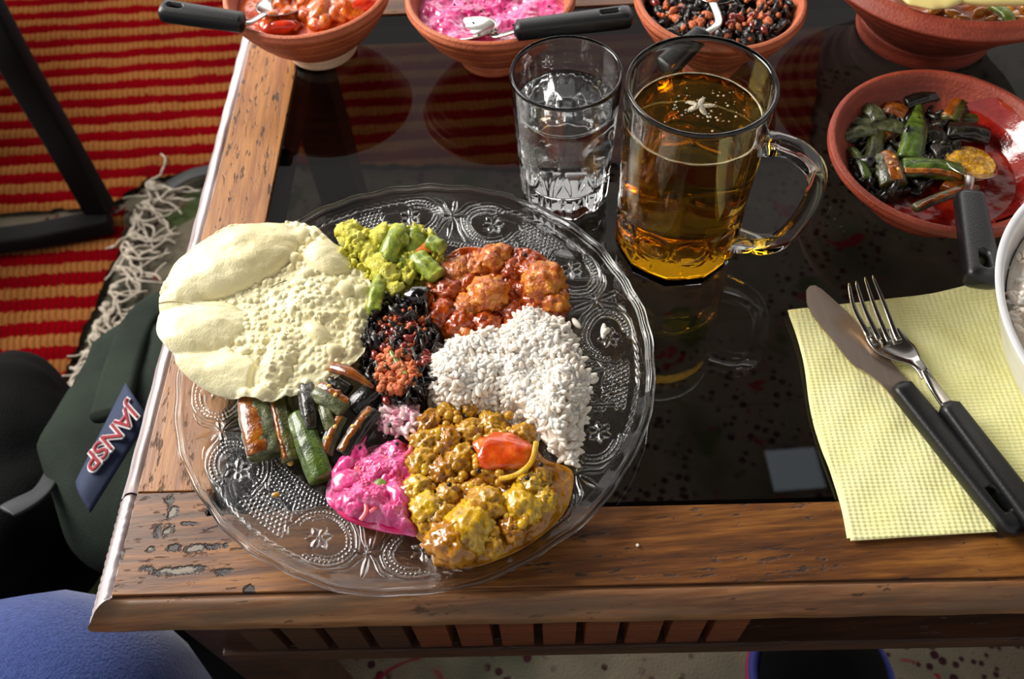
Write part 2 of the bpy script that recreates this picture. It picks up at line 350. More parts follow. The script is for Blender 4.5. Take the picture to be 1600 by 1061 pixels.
rugB = rug('striped_rug', [w2(-420, 372), w2(-30, 372), w2(120, 356), w2(208, 330), w2(196, 380), w2(160, 470), w2(120, 560), w2(92, 660), w2(-60, 680), w2(-420, 700)],
           'smaller red and cream striped rug with knotted grey fringe, by the black bag', FZ + .004)
# crimson selvage cord along the edge of the lower rug, and tassels down its side
red_m = food('crimson_yarn', [(90, 8, 22), (150, 24, 42)], 90, .9, .001, 300, spec=.1)
e = [W(-300, 384, FZ), W(-60, 384, FZ), W(40, 378, FZ), W(100, 372, FZ), W(150, 352, FZ), W(178, 330, FZ)]
pth = bez(e, 70); pth[:, 2] = FZ + .012 + .004 * np.sin(np.arange(len(pth)) * .9); pth[:, 1] += .003 * np.sin(np.arange(len(pth)) * .7)
add('edging_cord', loft(pth, .014, .012, 10), red_m, rugB)
cotton = food('fringe_cotton', [(150, 138, 124), (196, 186, 170)], 120, .95, .001, 500, spec=.1)
fr_pts = [(236, 292), (226, 322), (212, 345), (206, 372), (198, 398), (186, 424), (176, 452), (164, 480), (152, 508), (144, 530), (134, 556), (122, 582), (112, 606), (100, 630), (90, 652), (70, 660), (46, 668)]
for i, (u, v) in enumerate(fr_pts):
    b = W(u, v, FZ + .008); parts = []
    for k in range(6):
        a = -.35 + RNG.normal() * .55 - (1.0 if i > 13 else 0); L = .045 + RNG.random() * .035; p = [b + np.array([RNG.normal() * .004, RNG.normal() * .006, 0])]
        for q in range(1, 7):
            a += RNG.normal() * .5; p.append(p[-1] + np.array([math.cos(a), math.sin(a), 0]) * L / 6)
        p = bez(p, 24); p[:, 2] = FZ + .006 + .008 * np.abs(np.sin(np.linspace(0, 3, len(p)) + k)); parts.append(loft(p, np.linspace(.0042, .0022, len(p)), np.linspace(.0042, .0022, len(p)), 6))
    parts.append(chunk(b + np.array([.004, 0, .004]), (.006, .005, .005), 0, 2, .2, 2, i))
    add('tassel', join(parts), cotton, rugB)
# dark tape sticking out where the two rugs meet the table
dk = plain('black_binding', (22, 24, 26), .6)
add('rug_strap', loft(bez([W(262, 292, FZ + .01), W(300, 272, FZ + .015), W(350, 262, FZ + .012)], 14), .022, .004, 8), dk, label='short black strap lying at the rug edge beside the table', cat='strap')

# ================================================================== the table
GPX = [(265, 783, 9, 7, 0), (270, 801, 11, 10, 1), (248, 831, 8, 8, 0), (262, 829, 9, 9, 1), (272, 856, 11, 6, 0), (236, 858, 9, 5, 1), (305, 856, 22, 6, 1), (338, 853, 16, 5, 0), (285, 891, 40, 6, 1), (232, 890, 12, 6, 0), (350, 893, 13, 5, 0), (390, 922, 10, 7, 0), (190, 868, 6, 7, 0), (331, 799, 12, 7, 0), (297, 818, 14, 3, 0)]
_c = T([[-.2205, .1385, 0], [.60, .1385, 0], [.60, .1797, 0], [-.1797, .1797, 0], [-.1797, .1946, 0], [-.2205, .1946, 0]]); _fo = (_c.min(0) + _c.max(0)) / 2
front_wood = wood('front_rail_wood', 'x', (34, 18, 8), (98, 56, 20), (150, 96, 38), 1.2,
    gouges=[((lambda q: (q[0] - _fo[0], q[1] - _fo[1]))(W(u, v)) + (sx * .00040, sy * .00045, g)) for u, v, sx, sy, g in GPX], gscale=1.0)
side_wood = wood('side_rail_wood', 'y', (70, 38, 14), (134, 80, 30), (164, 108, 46), 1.7, gscale=1.1, vary=.2)
mould_front = wood('front_moulding_wood', 'x', (50, 30, 20), (118, 72, 38), (158, 112, 70), .5, worn=(100, 76, 52), rough=.55)
mould_side = wood('worn_glare_moulding_wood', 'y', (96, 70, 62), (176, 160, 158), (214, 206, 210), .3, worn=(232, 226, 232), rough=.28, coat=.9)  # worn wood, whitened further to paint in the window's reflection
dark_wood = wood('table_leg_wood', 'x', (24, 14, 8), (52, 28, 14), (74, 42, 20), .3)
A0, A1, B0, B1 = -.2205, .60, .1385, .652         # rails, outer top edge
AI, AJ, BI, BJ = -.1797, .553, .1797, .6083       # opening for the glass
t_org = T([A0, B0, 0.0]); t_org[2] = FZ
table = empty('coffee_table', t_org, 'low wooden coffee table with inset dark glass top and worn moulded frame', 'table')
def rail(poly, z0, z1, b=.0006):
    P = np.array(poly); V, F = polyprism(P, z0, z1); bm = bmesh.new(); vs = [bm.verts.new(v) for v in V]
    for f in F: bm.faces.new([vs[i] for i in f])
    bmesh.ops.bevel(bm, geom=[e for e in bm.edges if abs(e.verts[0].co.z - e.verts[1].co.z) < 1e-6 and e.verts[0].co.z > z0 + 1e-5], offset=b, segments=2, affect='EDGES', profile=.5)
    bm.verts.index_update(); r = np.array([v.co[:] for v in bm.verts]), [[v.index for v in f.verts] for f in bm.faces]; bm.free(); return TF(r)
add('front_rail', rail([(A0, B0), (A1, B0), (A1, BI), (AI, BI), (AI, .1946), (A0, .1946)], -.026, 0), front_wood, table, smooth=False, label='orange-brown front rail with dark gouges')
add('side_rail', rail([(A0, .1952), (AI, .1952), (AI, BJ), (A0, BJ)], -.026, -.0003), side_wood, table, smooth=False, label='light speckled left side rail')
add('side_rail', rail([(AJ, BI), (A1, BI), (A1, BJ), (AJ, BJ)], -.026, -.0003), side_wood, table, smooth=False)
add('back_rail', rail([(A0, BJ + .0005), (A1, BJ + .0005), (A1, B1), (A0, B1)], -.026, 0), front_wood, table, smooth=False)
def moulding(p0, p1, out, m0, m1):
    """ogee strip from p0 to p1 (table axes); out = outward unit; m0, m1 mitre slopes"""
    prof = np.array([(0, -.026), (0, -.0018), (.0006, -.0022), (.0014, -.0020), (.0020, -.0008), (.0032, -.0003), (.0050, -.0008), (.0072, -.0024), (.0094, -.0052), (.0110, -.0078), (.0124, -.0092), (.0134, -.0112), (.0136, -.0150), (.0130, -.0185), (.0112, -.0212), (.0080, -.0226), (.0074, -.026)])
    p0, p1, out = map(np.array, (p0, p1, out)); d = (p1 - p0) / np.linalg.norm(p1 - p0); n = 60; rows = []
    for k in range(n + 1):
        t = k / n; base = p0 + (p1 - p0) * t; o = prof[:, 0]; sh = (-m0 * o * (1 - t) + m1 * o * t)
        wv = .00025 * np.sin(k * 1.7) * (o > .002); rows.append(np.column_stack([base[0] + out[0] * (o + wv) + d[0] * sh, base[1] + out[1] * (o + wv) + d[1] * sh, prof[:, 1] + .0003 * vnoise(xyz(np.full(len(o), k * .4), o * 300))]))
    V = np.concatenate(rows); m = len(prof); F = gridF(n + 1, m).tolist() + [list(range(m)), [n * m + i for i in range(m)][::-1]]
    return TF((V, F))
add('edge_strip', moulding((A0, B0), (A1, B0), (0, -1), 1, 1), mould_front, table, label='rounded front edge moulding')
add('edge_strip', moulding((A0, B1), (A0, .1952), (-1, 0), 1, 0), mould_side, table, label='worn side edge moulding, window glare painted pale')
add('edge_strip', moulding((A0, .1940), (A0, B0), (-1, 0), 0, 1), mould_side, table)
add('edge_strip', moulding((A1, B0), (A1, B1), (1, 0), 1, 1), mould_side, table)
gm = NT('smoked_glass'); gm.n.remove(gm.b); tr = gm.new('ShaderNodeBsdfTransparent'); tr.inputs[0].default_value = (.34, .325, .325, 1)
gl = gm.new('ShaderNodeBsdfGlossy'); gl.inputs['Roughness'].default_value = .012; lw = gm.new('ShaderNodeLayerWeight'); lw.inputs[0].default_value = .5; fr_o = gm.math('ADD', gm.math('MULTIPLY', gm.math('POWER', lw.outputs['Facing'], 5.0), .96), .04)
mx = gm.new('ShaderNodeMixShader'); gm.link(fr_o, mx.inputs[0]); gm.link(tr.outputs[0], mx.inputs[1]); gm.link(gl.outputs[0], mx.inputs[2]); gm.link(mx.outputs[0], gm.out.inputs[0])
add('glass_pane', TF(box(AI + .0006, AJ - .0006, BI + .0006, BJ - .0006, -.0062, -.0012, .0005)), gm.m, table, smooth=False, label='smoked glass pane')
for (a, b) in ((A0 + .004, B0 + .006), (A1 - .044, B0 + .006), (A0 + .004, B1 - .044), (A1 - .044, B1 - .044)):
    add('leg', TF(box(a, a + .04, b, b + .04, FZ + .004, -.026, .002)), dark_wood, table, smooth=False)
add('glass_ledge', join([TF(box(AI - .004, AJ + .004, BI - .012, BI + .006, -.024, -.0066, .001)), TF(box(AI - .004, AJ + .004, BJ - .006, BJ + .004, -.024, -.0066, .001)), TF(box(AI - .012, AI + .005, BI, BJ, -.024, -.0066, .001))]), dark_wood, table, smooth=False)
# open apron: upright slats between the frame and a lower bar
apz = -.088
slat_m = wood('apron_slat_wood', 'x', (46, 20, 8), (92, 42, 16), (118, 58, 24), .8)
us = [392 + 66 * i for i in range(12)]
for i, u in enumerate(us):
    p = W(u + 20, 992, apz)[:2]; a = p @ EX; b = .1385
    add('apron_slat', TF(box(a - .0098, a + .0098, b, b + .012, -.112, -.026, .001)), slat_m if u > 650 else dark_wood, table, smooth=False)  # left slats get darker wood, the table's shadow put into their colour
add('apron_bar', TF(box(-.20, .5, .136, .156, -.128, -.1125, .002)), dark_wood, table, smooth=False)

# ================================================================== things on the floor round the table
blk = plain('black_nylon', (6, 6, 7), .9, spec=.15, bump=.0006, bscale=500); ebony = plain('ebony_wood', (12, 7, 10), .8, spec=.2)
st = empty('wooden_chair', W(150, 352, FZ), 'black wooden chair frame with slanted leg on the striped rug', 'chair')
add('leg', loft([W(158, 330, FZ + .030), W(90, 210, FZ + .13), W(20, 90, FZ + .25), W(-50, -40, FZ + .36)], .036, .03, 16, up=(0, 1, 0), power=6), ebony, st)
add('shadow_bar', loft([W(172, 345, FZ + .024), W(60, 368, FZ + .024), W(-120, 392, FZ + .024)], .03, .026, 16, power=6), ebony, st)  # dark bar standing in for the shadow on the rug
add('leg', loft([W(-160, 300, FZ + .030), W(-110, 120, FZ + .13), W(-60, -40, FZ + .28)], .036, .03, 16, up=(0, 1, 0), power=6), ebony, st)
add('shade_seat', box(-1.20, -.80, .66, 1.22, -.045, -.015, .008), ebony, st)  # unseen, added to shade the upper left of the rug
add('leg', box(-1.176, -1.144, 1.16, 1.19, FZ + .004, -.045, .003), ebony, st)
# black bag
def sack(path, w, t, seed, n=40, amp=.12):
    P = bez(path, 40); m = len(P); s = np.linspace(0, 1, m); env = np.clip(np.sin(np.pi * (s * .94 + .03)), 0, 1) ** .35
    ww = np.interp(s, np.linspace(0, 1, len(w)), w) * env; tt = np.interp(s, np.linspace(0, 1, len(t)), t) * env
    V, F = loft(P, ww, tt, n, power=2.6); nn = fbm(V * 14 + seed, 4, seed); c = P.mean(0)
    d = V - np.repeat(P, n, 0); return V + d * (amp * nn)[:, None] + .012 * fbm(V * 9 + seed, 2, seed)[:, None] * np.array([0, 0, 1]), F
bag = empty('camera_bag', W(30, 780, FZ), 'slouching black bag on the floor beside the olive backpack', 'bag')
add('body', sack([W(30, 600, -.34), W(10, 700, -.30), W(-20, 850, -.28), W(-40, 980, -.30)], [.1, .17, .2, .2], [.12, .2, .2, .18], 4), blk, bag)
add('strap', loft(bez([W(60, 640, -.25), W(95, 690, -.24), W(70, 760, -.19), W(10, 800, -.17)], 30), .018, .003, 8), plain('grey_webbing', (44, 46, 50), .6), bag)
olive = NT('olive_canvas'); ov = olive.coord(); olive.set(col=olive.ramp(olive.noise(ov, 12, 4), [(.3, s2l((28, 35, 30))), (.7, s2l((46, 54, 46)))]), rough=.95, spec=.15); olive.bump(olive.noise(ov, 700, 2), .0006)
bp = empty('backpack', W(190, 740, FZ), 'crumpled olive green backpack with navy logo patch, beside the table', 'backpack')
body = add('body', sack([W(325, 500, -.30), W(300, 600, -.26), W(262, 740, -.24), W(225, 900, -.26)], [.12, .17, .20, .16], [.1, .15, .16, .14], 11, amp=.10), olive.m, bp)
add('strap', loft(bez([W(262, 470, -.2), W(222, 500, -.19), W(196, 560, -.17), W(172, 650, -.15)], 30), .03, .012, 12, power=4), olive.m, bp)
# navy patch with lettering, lying on the slope of the body
navy = plain('navy_cloth', (38, 50, 78), .8, bump=.0003, bscale=900)
pz = -.135
P0, P1, P2, P3 = W(196, 598, pz), W(232, 652, pz), W(140, 800, pz - .012), W(118, 752, pz - .012)
def quadgrid(c, n=14, m=20, lift=.002):
    s = np.linspace(0, 1, n)[:, None]; t = np.linspace(0, 1, m)[None]
    X = sum(w[..., None] * p for w, p in ((( 1 - s) * (1 - t), c[0]), (s * (1 - t), c[1]), (s * t, c[2]), ((1 - s) * t, c[3])))
    X = X + np.array([0, 0, 1]) * (.006 * np.sin(s * 3.1) * 1.0)[..., None] * np.ones((1, m, 1)); top = X.reshape(-1, 3); bot = top - [0, 0, lift]
    k = n * m; F = gridF(n, m, False).tolist(); F2 = [[i + k for i in f[::-1]] for f in F]; B = [i for i in range(m)] + [r * m + m - 1 for r in range(1, n)] + [(n - 1) * m + i for i in range(m - 2, -1, -1)] + [r * m for r in range(n - 2, 0, -1)]
    return np.vstack([top, bot]), F + F2 + [[B[i], B[(i + 1) % len(B)], B[(i + 1) % len(B)] + k, B[i] + k][::-1] for i in range(len(B))]
patch = add('logo_patch', quadgrid([P0, P1, P2, P3]), navy, bp, label='navy patch with red lettering edged in white')
def lettering(txt, mat, size, off, ext, c, xd, n, parent, name):
    cu = bpy.data.curves.new(name, 'FONT'); cu.body = txt; cu.size = size; cu.offset = off; cu.extrude = ext; cu.align_y = 'CENTER'; cu.materials.append(mat); cu.shear = .2; cu.space_character = .92
    o = bpy.data.objects.new(name, cu); scene.collection.objects.link(o); x = Vector(xd).normalized(); z = Vector(n).normalized(); y = z.cross(x).normalized(); x = y.cross(z)
    M = Matrix((x, y, z)).transposed().to_4x4(); loc = np.array(c) - ORIG[parent.parent.name] - (ORIG[parent.name] - ORIG[parent.parent.name]); M.translation = Vector(loc)
    bpy.context.view_layer.update(); me = bpy.data.meshes.new_from_object(o.evaluated_get(bpy.context.evaluated_depsgraph_get())); bpy.data.objects.remove(o, do_unlink=True)
    o = bpy.data.objects.new(name, me); scene.collection.objects.link(o); o.parent = parent; o.matrix_local = M; return o
ls = W(212, 636, pz + .007); le = W(152, 716, pz - .003)
for txtm, off, dz in ((plain('white_thread', (205, 198, 200), .8), .0012, .0), (plain('red_thread', (140, 20, 36), .8), .0, .0012)):
    lettering('JANSP', txtm, .021, off, .0008, ls + [0, 0, dz], le - ls, np.cross(P1 - P0, P3 - P0) * (1 if np.cross(P1 - P0, P3 - P0)[2] > 0 else -1), patch, 'logo_lettering')
# person in jeans: legs and hips of the sitter whose knee shows under the table corner
def skin_body(name, joints, edges, radii, mat, sub=2, **k):
    me = bpy.data.meshes.new(name); org = np.array(joints[0]); me.from_pydata([tuple(np.array(j) - org) for j in joints], edges, []); o = bpy.data.objects.new(name, me); scene.collection.objects.link(o)
    md = o.modifiers.new('skin', 'SKIN'); me.skin_vertices[0].data[0].use_root = True
    for i, r in enumerate(radii): me.skin_vertices[0].data[i].radius = (r, r) if np.isscalar(r) else r
    sb = o.modifiers.new('sub', 'SUBSURF'); sb.levels = sub; sb.render_levels = sub; md.use_smooth_shade = True
    bpy.context.view_layer.update(); new = bpy.data.meshes.new_from_object(o.evaluated_get(bpy.context.evaluated_depsgraph_get())); V = np.array([v.co[:] for v in new.vertices]) + org; F = [list(p.vertices) for p in new.polygons]
    bpy.data.objects.remove(o, do_unlink=True); return V, F
denim = NT('blue_denim'); dv = denim.coord(); wv = denim.new('ShaderNodeTexWave', wave_type='BANDS', bands_direction='DIAGONAL'); wv.inputs['Scale'].default_value = 420; wv.inputs['Distortion'].default_value = 3; denim.link(dv, wv.inputs[0])
denim.set(col=denim.mix(denim.math('ADD', denim.math('MULTIPLY', wv.outputs['Fac'], .12), denim.math('MULTIPLY', denim.noise(dv, 260, 4, .7), .8)), s2l((16, 28, 78)), s2l((64, 84, 146))), rough=.9, spec=.1, sheen=.3); denim.bump(denim.noise(dv, 500, 3), .0008)
kn = W(112, 1040, -.115); hip = kn + np.array([-.18, -.36, -.06]); ank = kn + np.array([-.02, -.03, -.24]); k2 = kn + np.array([-.34, -.02, .0])
J = [hip + [-.08, -.02, 0], hip, (hip + kn) / 2, kn, (kn + ank) / 2, ank, hip + [-.18, .02, 0], (hip + k2) / 2 + [-.08, 0, 0], k2, k2 + [0, .0, -.13], k2 + [-.01, .0, -.24]]
per_o = empty('person', (J[0][0], J[0][1], FZ), 'seated person in blue jeans, knee under the front left table corner', 'person')
V, F = skin_body('jeans', J, [(0, 1), (1, 2), (2, 3), (3, 4), (4, 5), (0, 6), (6, 7), (7, 8), (8, 9), (9, 10)], [.13, .105, .098, .092, .07, .06, .105, .098, .092, .07, .06], denim.m)
V = V + .004 * fbm(V * 22, 3)[:, None] * np.array([0, 0, 1.0])
add('jeans', (V, F), denim.m, per_o)
for an in (J[5], J[10]): add('shoe', chunk([an[0], an[1] + .05, FZ + .042], (.042, .12, .038), .1, 3, .1, 1.2, 3), blk, per_o)
# dark cushion with piping under the right of the front rail
cu = empty('cushion', W(1290, 1060, FZ), 'dark round cushion with blue and pink piping, on the floor under the front rail', 'cushion')
cc = W(1282, 1062, -.28); cr = .050
add('cover', chunk(cc, (cr, cr, .045), 0, 4, .06, 1.5, 2), blk, cu)
tt = np.linspace(0, 2 * np.pi, 70)[:-1]
for nm, rr, dz, cl in (('piping', cr * 1.03, .004, (52, 58, 140)), ('piping', cr * 1.03, -.010, (150, 26, 70))):
    ring = xyz(cc[0] + rr * np.cos(tt), cc[1] + rr * np.sin(tt), cc[2] + dz); V, F = loft(np.vstack([ring, ring[:1]]), .008, .008, 8, caps=False); add(nm, (V, F), plain('piping_cord', cl, .7), cu, label='blue piping' if dz > 0 else 'pink piping')
# ================================================================== pressed glass plate
PLATE_MIX = 0.85
PC = np.array([-0.0559, 0.2683]); PR = 0.135
def plate_z(r):
    return np.interp(r, [0, .066, .072, .078, .086, .092, .105, .120, .126, .131, .135], [.0045, .0045, .0049, .0064, .0100, .0116, .0130, .0145, .0155, .0168, .0184])
def pz_xy(x, y): return plate_z(np.hypot(x - PC[0], y - PC[1]))
def pattern():
    """relief (in mm) of one half sector: a = arc from a cross 0..59 mm, y = radius - 113 mm"""
    st = .12; a = np.arange(0, 59.6, st); y = np.arange(-23, 13.5, st); A, Y = np.meshgrid(a, y, indexing='ij'); H = np.zeros(A.shape)
    def line(pts, w, h, taper=False):
        P = smoothprof(pts, 10)[:, :2]; d = np.full(A.shape, 99.0)
        for i in range(len(P) - 1):
            v = P[i + 1] - P[i]; L = v @ v + 1e-9; t = np.clip(((A - P[i, 0]) * v[0] + (Y - P[i, 1]) * v[1]) / L, 0, 1)
            ww = (math.sin(math.pi * (i + .5) / (len(P) - 1)) ** .6 if taper else 1.0)
            d = np.minimum(d, np.hypot(A - P[i, 0] - t * v[0], Y - P[i, 1] - t * v[1]) / (w * ww + 1e-6))
        np.maximum(H, h * np.clip(1 - d * d, 0, 1) ** .5, out=H)
    def petal(c, ang, L, w, h):
        ca, sa = math.cos(ang), math.sin(ang); p = (A - c[0]) * ca + (Y - c[1]) * sa; q = -(A - c[0]) * sa + (Y - c[1]) * ca; t = np.clip(p / L, 0, 1)
        e = np.clip(1 - np.abs(q) / (w * np.sin(np.pi * t) ** .8 + 1e-6), 0, 1) * ((p > 0) & (p < L)); np.maximum(H, h * e, out=H)
    # crossing of leaves between the medallions
    petal((0, 2.5), math.pi / 2, 11, 1.5, .75); petal((0, -2.5), -math.pi / 2, 15, 1.6, .75); petal((.8, 0), 0, 7.5, 1.8, .75)
    line([(1.5, 1.6), (4.5, 5), (8, 10), (14, 12.5)], .75, .6, True); line([(1.5, -1.6), (5, -6), (8, -12), (14, -18)], .75, .6, True)
    # pointed oval medallion round a star
    sx = 27.6; up = [(6, 0), (9.5, 6.8), (16, 11.6), (24, 13.4), (31, 12.4)]; dn = [(6, 0), (9, -8), (16, -14.6), (25, -17.6), (35, -16), (42.5, -10), (45, -2)]
    line(up, .62, .62); line(dn, .62, .62); line([(8, -1.5), (11, -7.5), (17.5, -13), (25, -15.9)], .3, .3)
    line([(45, -2), (46, 1.5), (44, 4)], .5, .5); line([(42.5, -10), (48, -7), (50.5, -10.5)], .5, .55)
    line([(50, -16), (54, -13), (59.5, -13)], .5, .5); line([(52, 0), (54, -5), (59.5, -6.5)], .5, .5)
    for k in range(6): petal((29.5 + k * 4.9, 11.9), math.radians(16), 5.6, .75, .7)       # zigzag border
    for k in range(6): petal((sx, -.8), math.radians(30 + 60 * k), 6.6, 2.1, 1.05)
    dots = []
    def along(pts, off, pitch):
        P = smoothprof(pts, 14)[:, :2]; s = np.r_[0, np.cumsum(np.hypot(*np.diff(P, axis=0).T))]; t = np.arange(pitch / 2, s[-1], pitch); X = np.interp(t, s, P[:, 0]); Z = np.interp(t, s, P[:, 1])
        for x, z in zip(X, Z):
            v = np.array([sx - 1 - x, -1.2 - z]); v /= np.linalg.norm(v); dots.append((x + v[0] * off, z + v[1] * off))
    along(up, 2.4, 2.55); along(dn, 2.4, 2.55); along(up[:4], 4.9, 2.5); along(dn[:6], 4.9, 2.5)
    g = 2.75
    for j in range(-12, 8):
        for i in range(0, 22):
            x = 36 + i * g + (j % 2) * g / 2; z = j * g * .87
            if x > 59.3 or z > 9.2 or z < -19: continue
            ox = (x - 26) / (19.5 if x > 26 else 20); oz = (z + 2) / 15.8
            if ox * ox + oz * oz < 1.22: continue
            if abs(z + 7) < 2.2 and x > 44: continue
            dots.append((x, z))
    for i in range(0, 26):                        # two rows along the well
        dots.append((2 + i * 2.7, -20.8))
        if i > 6 : dots.append((3.3 + i * 2.7, -18.4))
    for (x, z) in dots:
        if z > 12 or x < 1: continue
        i0, i1 = int(max(0, (x - 1.1) / st)), int((x + 1.1) / st) + 2; j0, j1 = int(max(0, (z + 21.9) / st)), int((z + 24) / st) + 2
        s = (slice(i0, i1), slice(j0, j1)); d = np.hypot(A[s] - x, Y[s] - z); H[s] = np.maximum(H[s], .62 * np.clip(1 - (d / .98) ** 2, 0, 1) ** .5)
    return H, st
def build_plate():
    H, st = pattern(); nt = 2000; t = np.linspace(0, 2 * np.pi, nt, endpoint=False)
    wav = .00040 * np.cos(t * 34 + .6 * np.sin(t * 3)) * (.7 + .3 * np.sin(5 * t)) + .0004 * np.sin(t * 13)
    wz = .00035 * np.sin(t * 34 + .9) + .0003 * np.sin(11 * t)
    rr = np.r_[np.linspace(0, .076, 9)[:-1] + 1e-5, np.linspace(.080, .1265, 132), np.linspace(.1275, PR - .0024, 10)]
    R, TT = np.meshgrid(rr, t, indexing='ij')
    e = np.clip((R - .122) / .013, 0, 1); Rw = R + e * wav; z = plate_z(R) + e * wz
    cr = np.degrees(TT) - 78; s = np.abs((cr + 30) % 60 - 30); a = np.radians(s) * 113; y = R * 1000 - 113
    fi = np.clip(a / st, 0, H.shape[0] - 1.01); fj = np.clip((y + 23) / st, 0, H.shape[1] - 1.01); i, j = fi.astype(int), fj.astype(int); u, v = fi - i, fj - j
    h = (H[i, j] * (1 - u) * (1 - v) + H[i + 1, j] * u * (1 - v) + H[i, j + 1] * (1 - u) * v + H[i + 1, j + 1] * u * v) * ((y > -22.8) & (y < 13.2))
    h = h * .001 * 1.9; z = z + h * .30
    top = xyz(PC[0] + Rw * np.cos(TT), PC[1] + Rw * np.sin(TT), z).reshape(-1, 3)
    la = np.radians([130, 105, 80, 55, 30, 5, -20, -45, -70, -95, -120]); lipr = -.0011 + .0017 * np.cos(la); lipz = -.0012 + .0017 * np.sin(la)     # thick rounded lip
    rl = rr[8:-2][::-1]; hl = h[8:-2][::-1]; rb = np.r_[PR + lipr, rl, [.0765, .074, .070, .0685], np.linspace(.066, 0, 6)[1:] + 1e-5]
    zb = np.r_[plate_z(PR) + lipz, plate_z(rl) - .0026 - .0008 * sst(.084 - rl, 0, .004), [.0003, 0.0, 0.0, .0012], np.full(5, .0014)]
    e2 = np.clip((rb - .122) / .013, 0, 1)[:, None]; R2 = rb[:, None] + e2 * wav[None]; Z2 = zb[:, None] + e2 * wz[None]; Z2[len(lipr):len(lipr) + len(rl)] -= hl; Z2 = np.maximum(Z2, 0.0)
    bot = xyz(PC[0] + R2 * np.cos(t), PC[1] + R2 * np.sin(t), Z2 + 0.0002).reshape(-1, 3)
    V = np.concatenate([top, bot]); F = gridF(len(rr) + len(rb), nt)
    return V, F
pgm = NT('pressed_glass'); pgm.n.remove(pgm.b); g1 = pgm.new('ShaderNodeBsdfGlass'); g1.inputs['Color'].default_value = (.985, .99, .99, 1); g1.inputs['IOR'].default_value = 1.5
t1 = pgm.new('ShaderNodeBsdfTransparent'); t1.inputs[0].default_value = (.96, .96, .965, 1); l1 = pgm.new('ShaderNodeBsdfGlossy'); l1.inputs['Roughness'].default_value = .03; lw1 = pgm.new('ShaderNodeLayerWeight'); lw1.inputs[0].default_value = .5; f1o = pgm.math('ADD', pgm.math('MULTIPLY', pgm.math('POWER', lw1.outputs['Facing'], 5.0), .93), .07)
x1 = pgm.new('ShaderNodeMixShader'); pgm.link(f1o, x1.inputs[0]); pgm.link(t1.outputs[0], x1.inputs[1]); pgm.link(l1.outputs[0], x1.inputs[2]); x2 = pgm.new('ShaderNodeMixShader'); x2.inputs[0].default_value = PLATE_MIX
pgm.link(x1.outputs[0], x2.inputs[1]); pgm.link(g1.outputs[0], x2.inputs[2]); pgm.link(x2.outputs[0], pgm.out.inputs[0]); clear = pgm.m
plate = add('glass_plate', build_plate(), clear, label='clear pressed glass dinner plate with embossed dots and stars, loaded with curries', cat='plate')

# ================================================================== drinks
def tumbler(c):
    R0, H0 = .0331, .0991
    def flute(th, r, z):
        k = np.clip((.044 - z) / .03, 0, 1); s = np.abs(np.cos(th * 5.5)); arch = np.clip((.046 - z - .026 * (1 - s) ) / .012, 0, 1)
        return r - .0020 * arch * (1 - np.abs(np.sin(th * 5.5)) ** 2) - 0 * k
    out = smoothprof([(.0272, .0006), (.0284, .002), (.0290, .008), (.0298, .03), (.0312, .06), (.0324, .088), (R0 - .0002, .0965)], 14)
    prof = np.vstack([[[.0001, .0004], [.018, .0004], [.024, .0002]], out, smoothprof([(R0, .0978), (R0 - .0008, H0), (R0 - .0022, .0984), (R0 - .0026, .0968)], 4)])
    ins = smoothprof([(R0 - .0027, .096), (.0292, .075), (.0276, .045), (.0262, .022), (.0235, .0175), (.014, .0162), (.0001, .0160)], 8)
    def fr(th, r, z):
        o = np.zeros_like(r); o[:3 + len(out)] = 1
        f = flute(th, r, z); inner = np.zeros_like(r); inner[3 + len(out) + 4:] = 1
        wobble = -.0022 * np.clip((.04 - z) / .02, 0, 1) * np.cos(th * 11) * inner * (r > .018) * .35
        return np.where(o > 0, f, r) + wobble
    return lathe(np.vstack([prof, ins]), 220, c, fr)
tg = glass('drinking_glass', (.985, .99, .99, 1), 1.5)
GC = (0.0427, 0.4058)
gl_o = add('water_glass', tumbler(GC), tg, label='small fluted tumbler of water standing behind the plate, beside the mug', cat='glass')
water_m = glass('water', (1, 1, 1, 1), 1.333)
def liquid(c, rs, zt, n=120, men=.0008):
    ins = [(r, z) for r, z in rs]; prof = np.vstack([smoothprof(ins[::-1], 6), [[rs[0][0] + .0001, zt + men], [rs[0][0] - .0006, zt + men * .45], [rs[0][0] - .002, zt], [rs[0][0] * .5, zt], [.0001, zt]]])
    return lathe(prof, n, c)
add('water', liquid(GC, [(.0292, .0748), (.0285, .06), (.0277, .045), (.0263, .022), (.0236, .0176), (.014, .01635), (.0001, .01615)], .0755), water_m, gl_o, label='water')
MC = (0.1073, 0.3517)
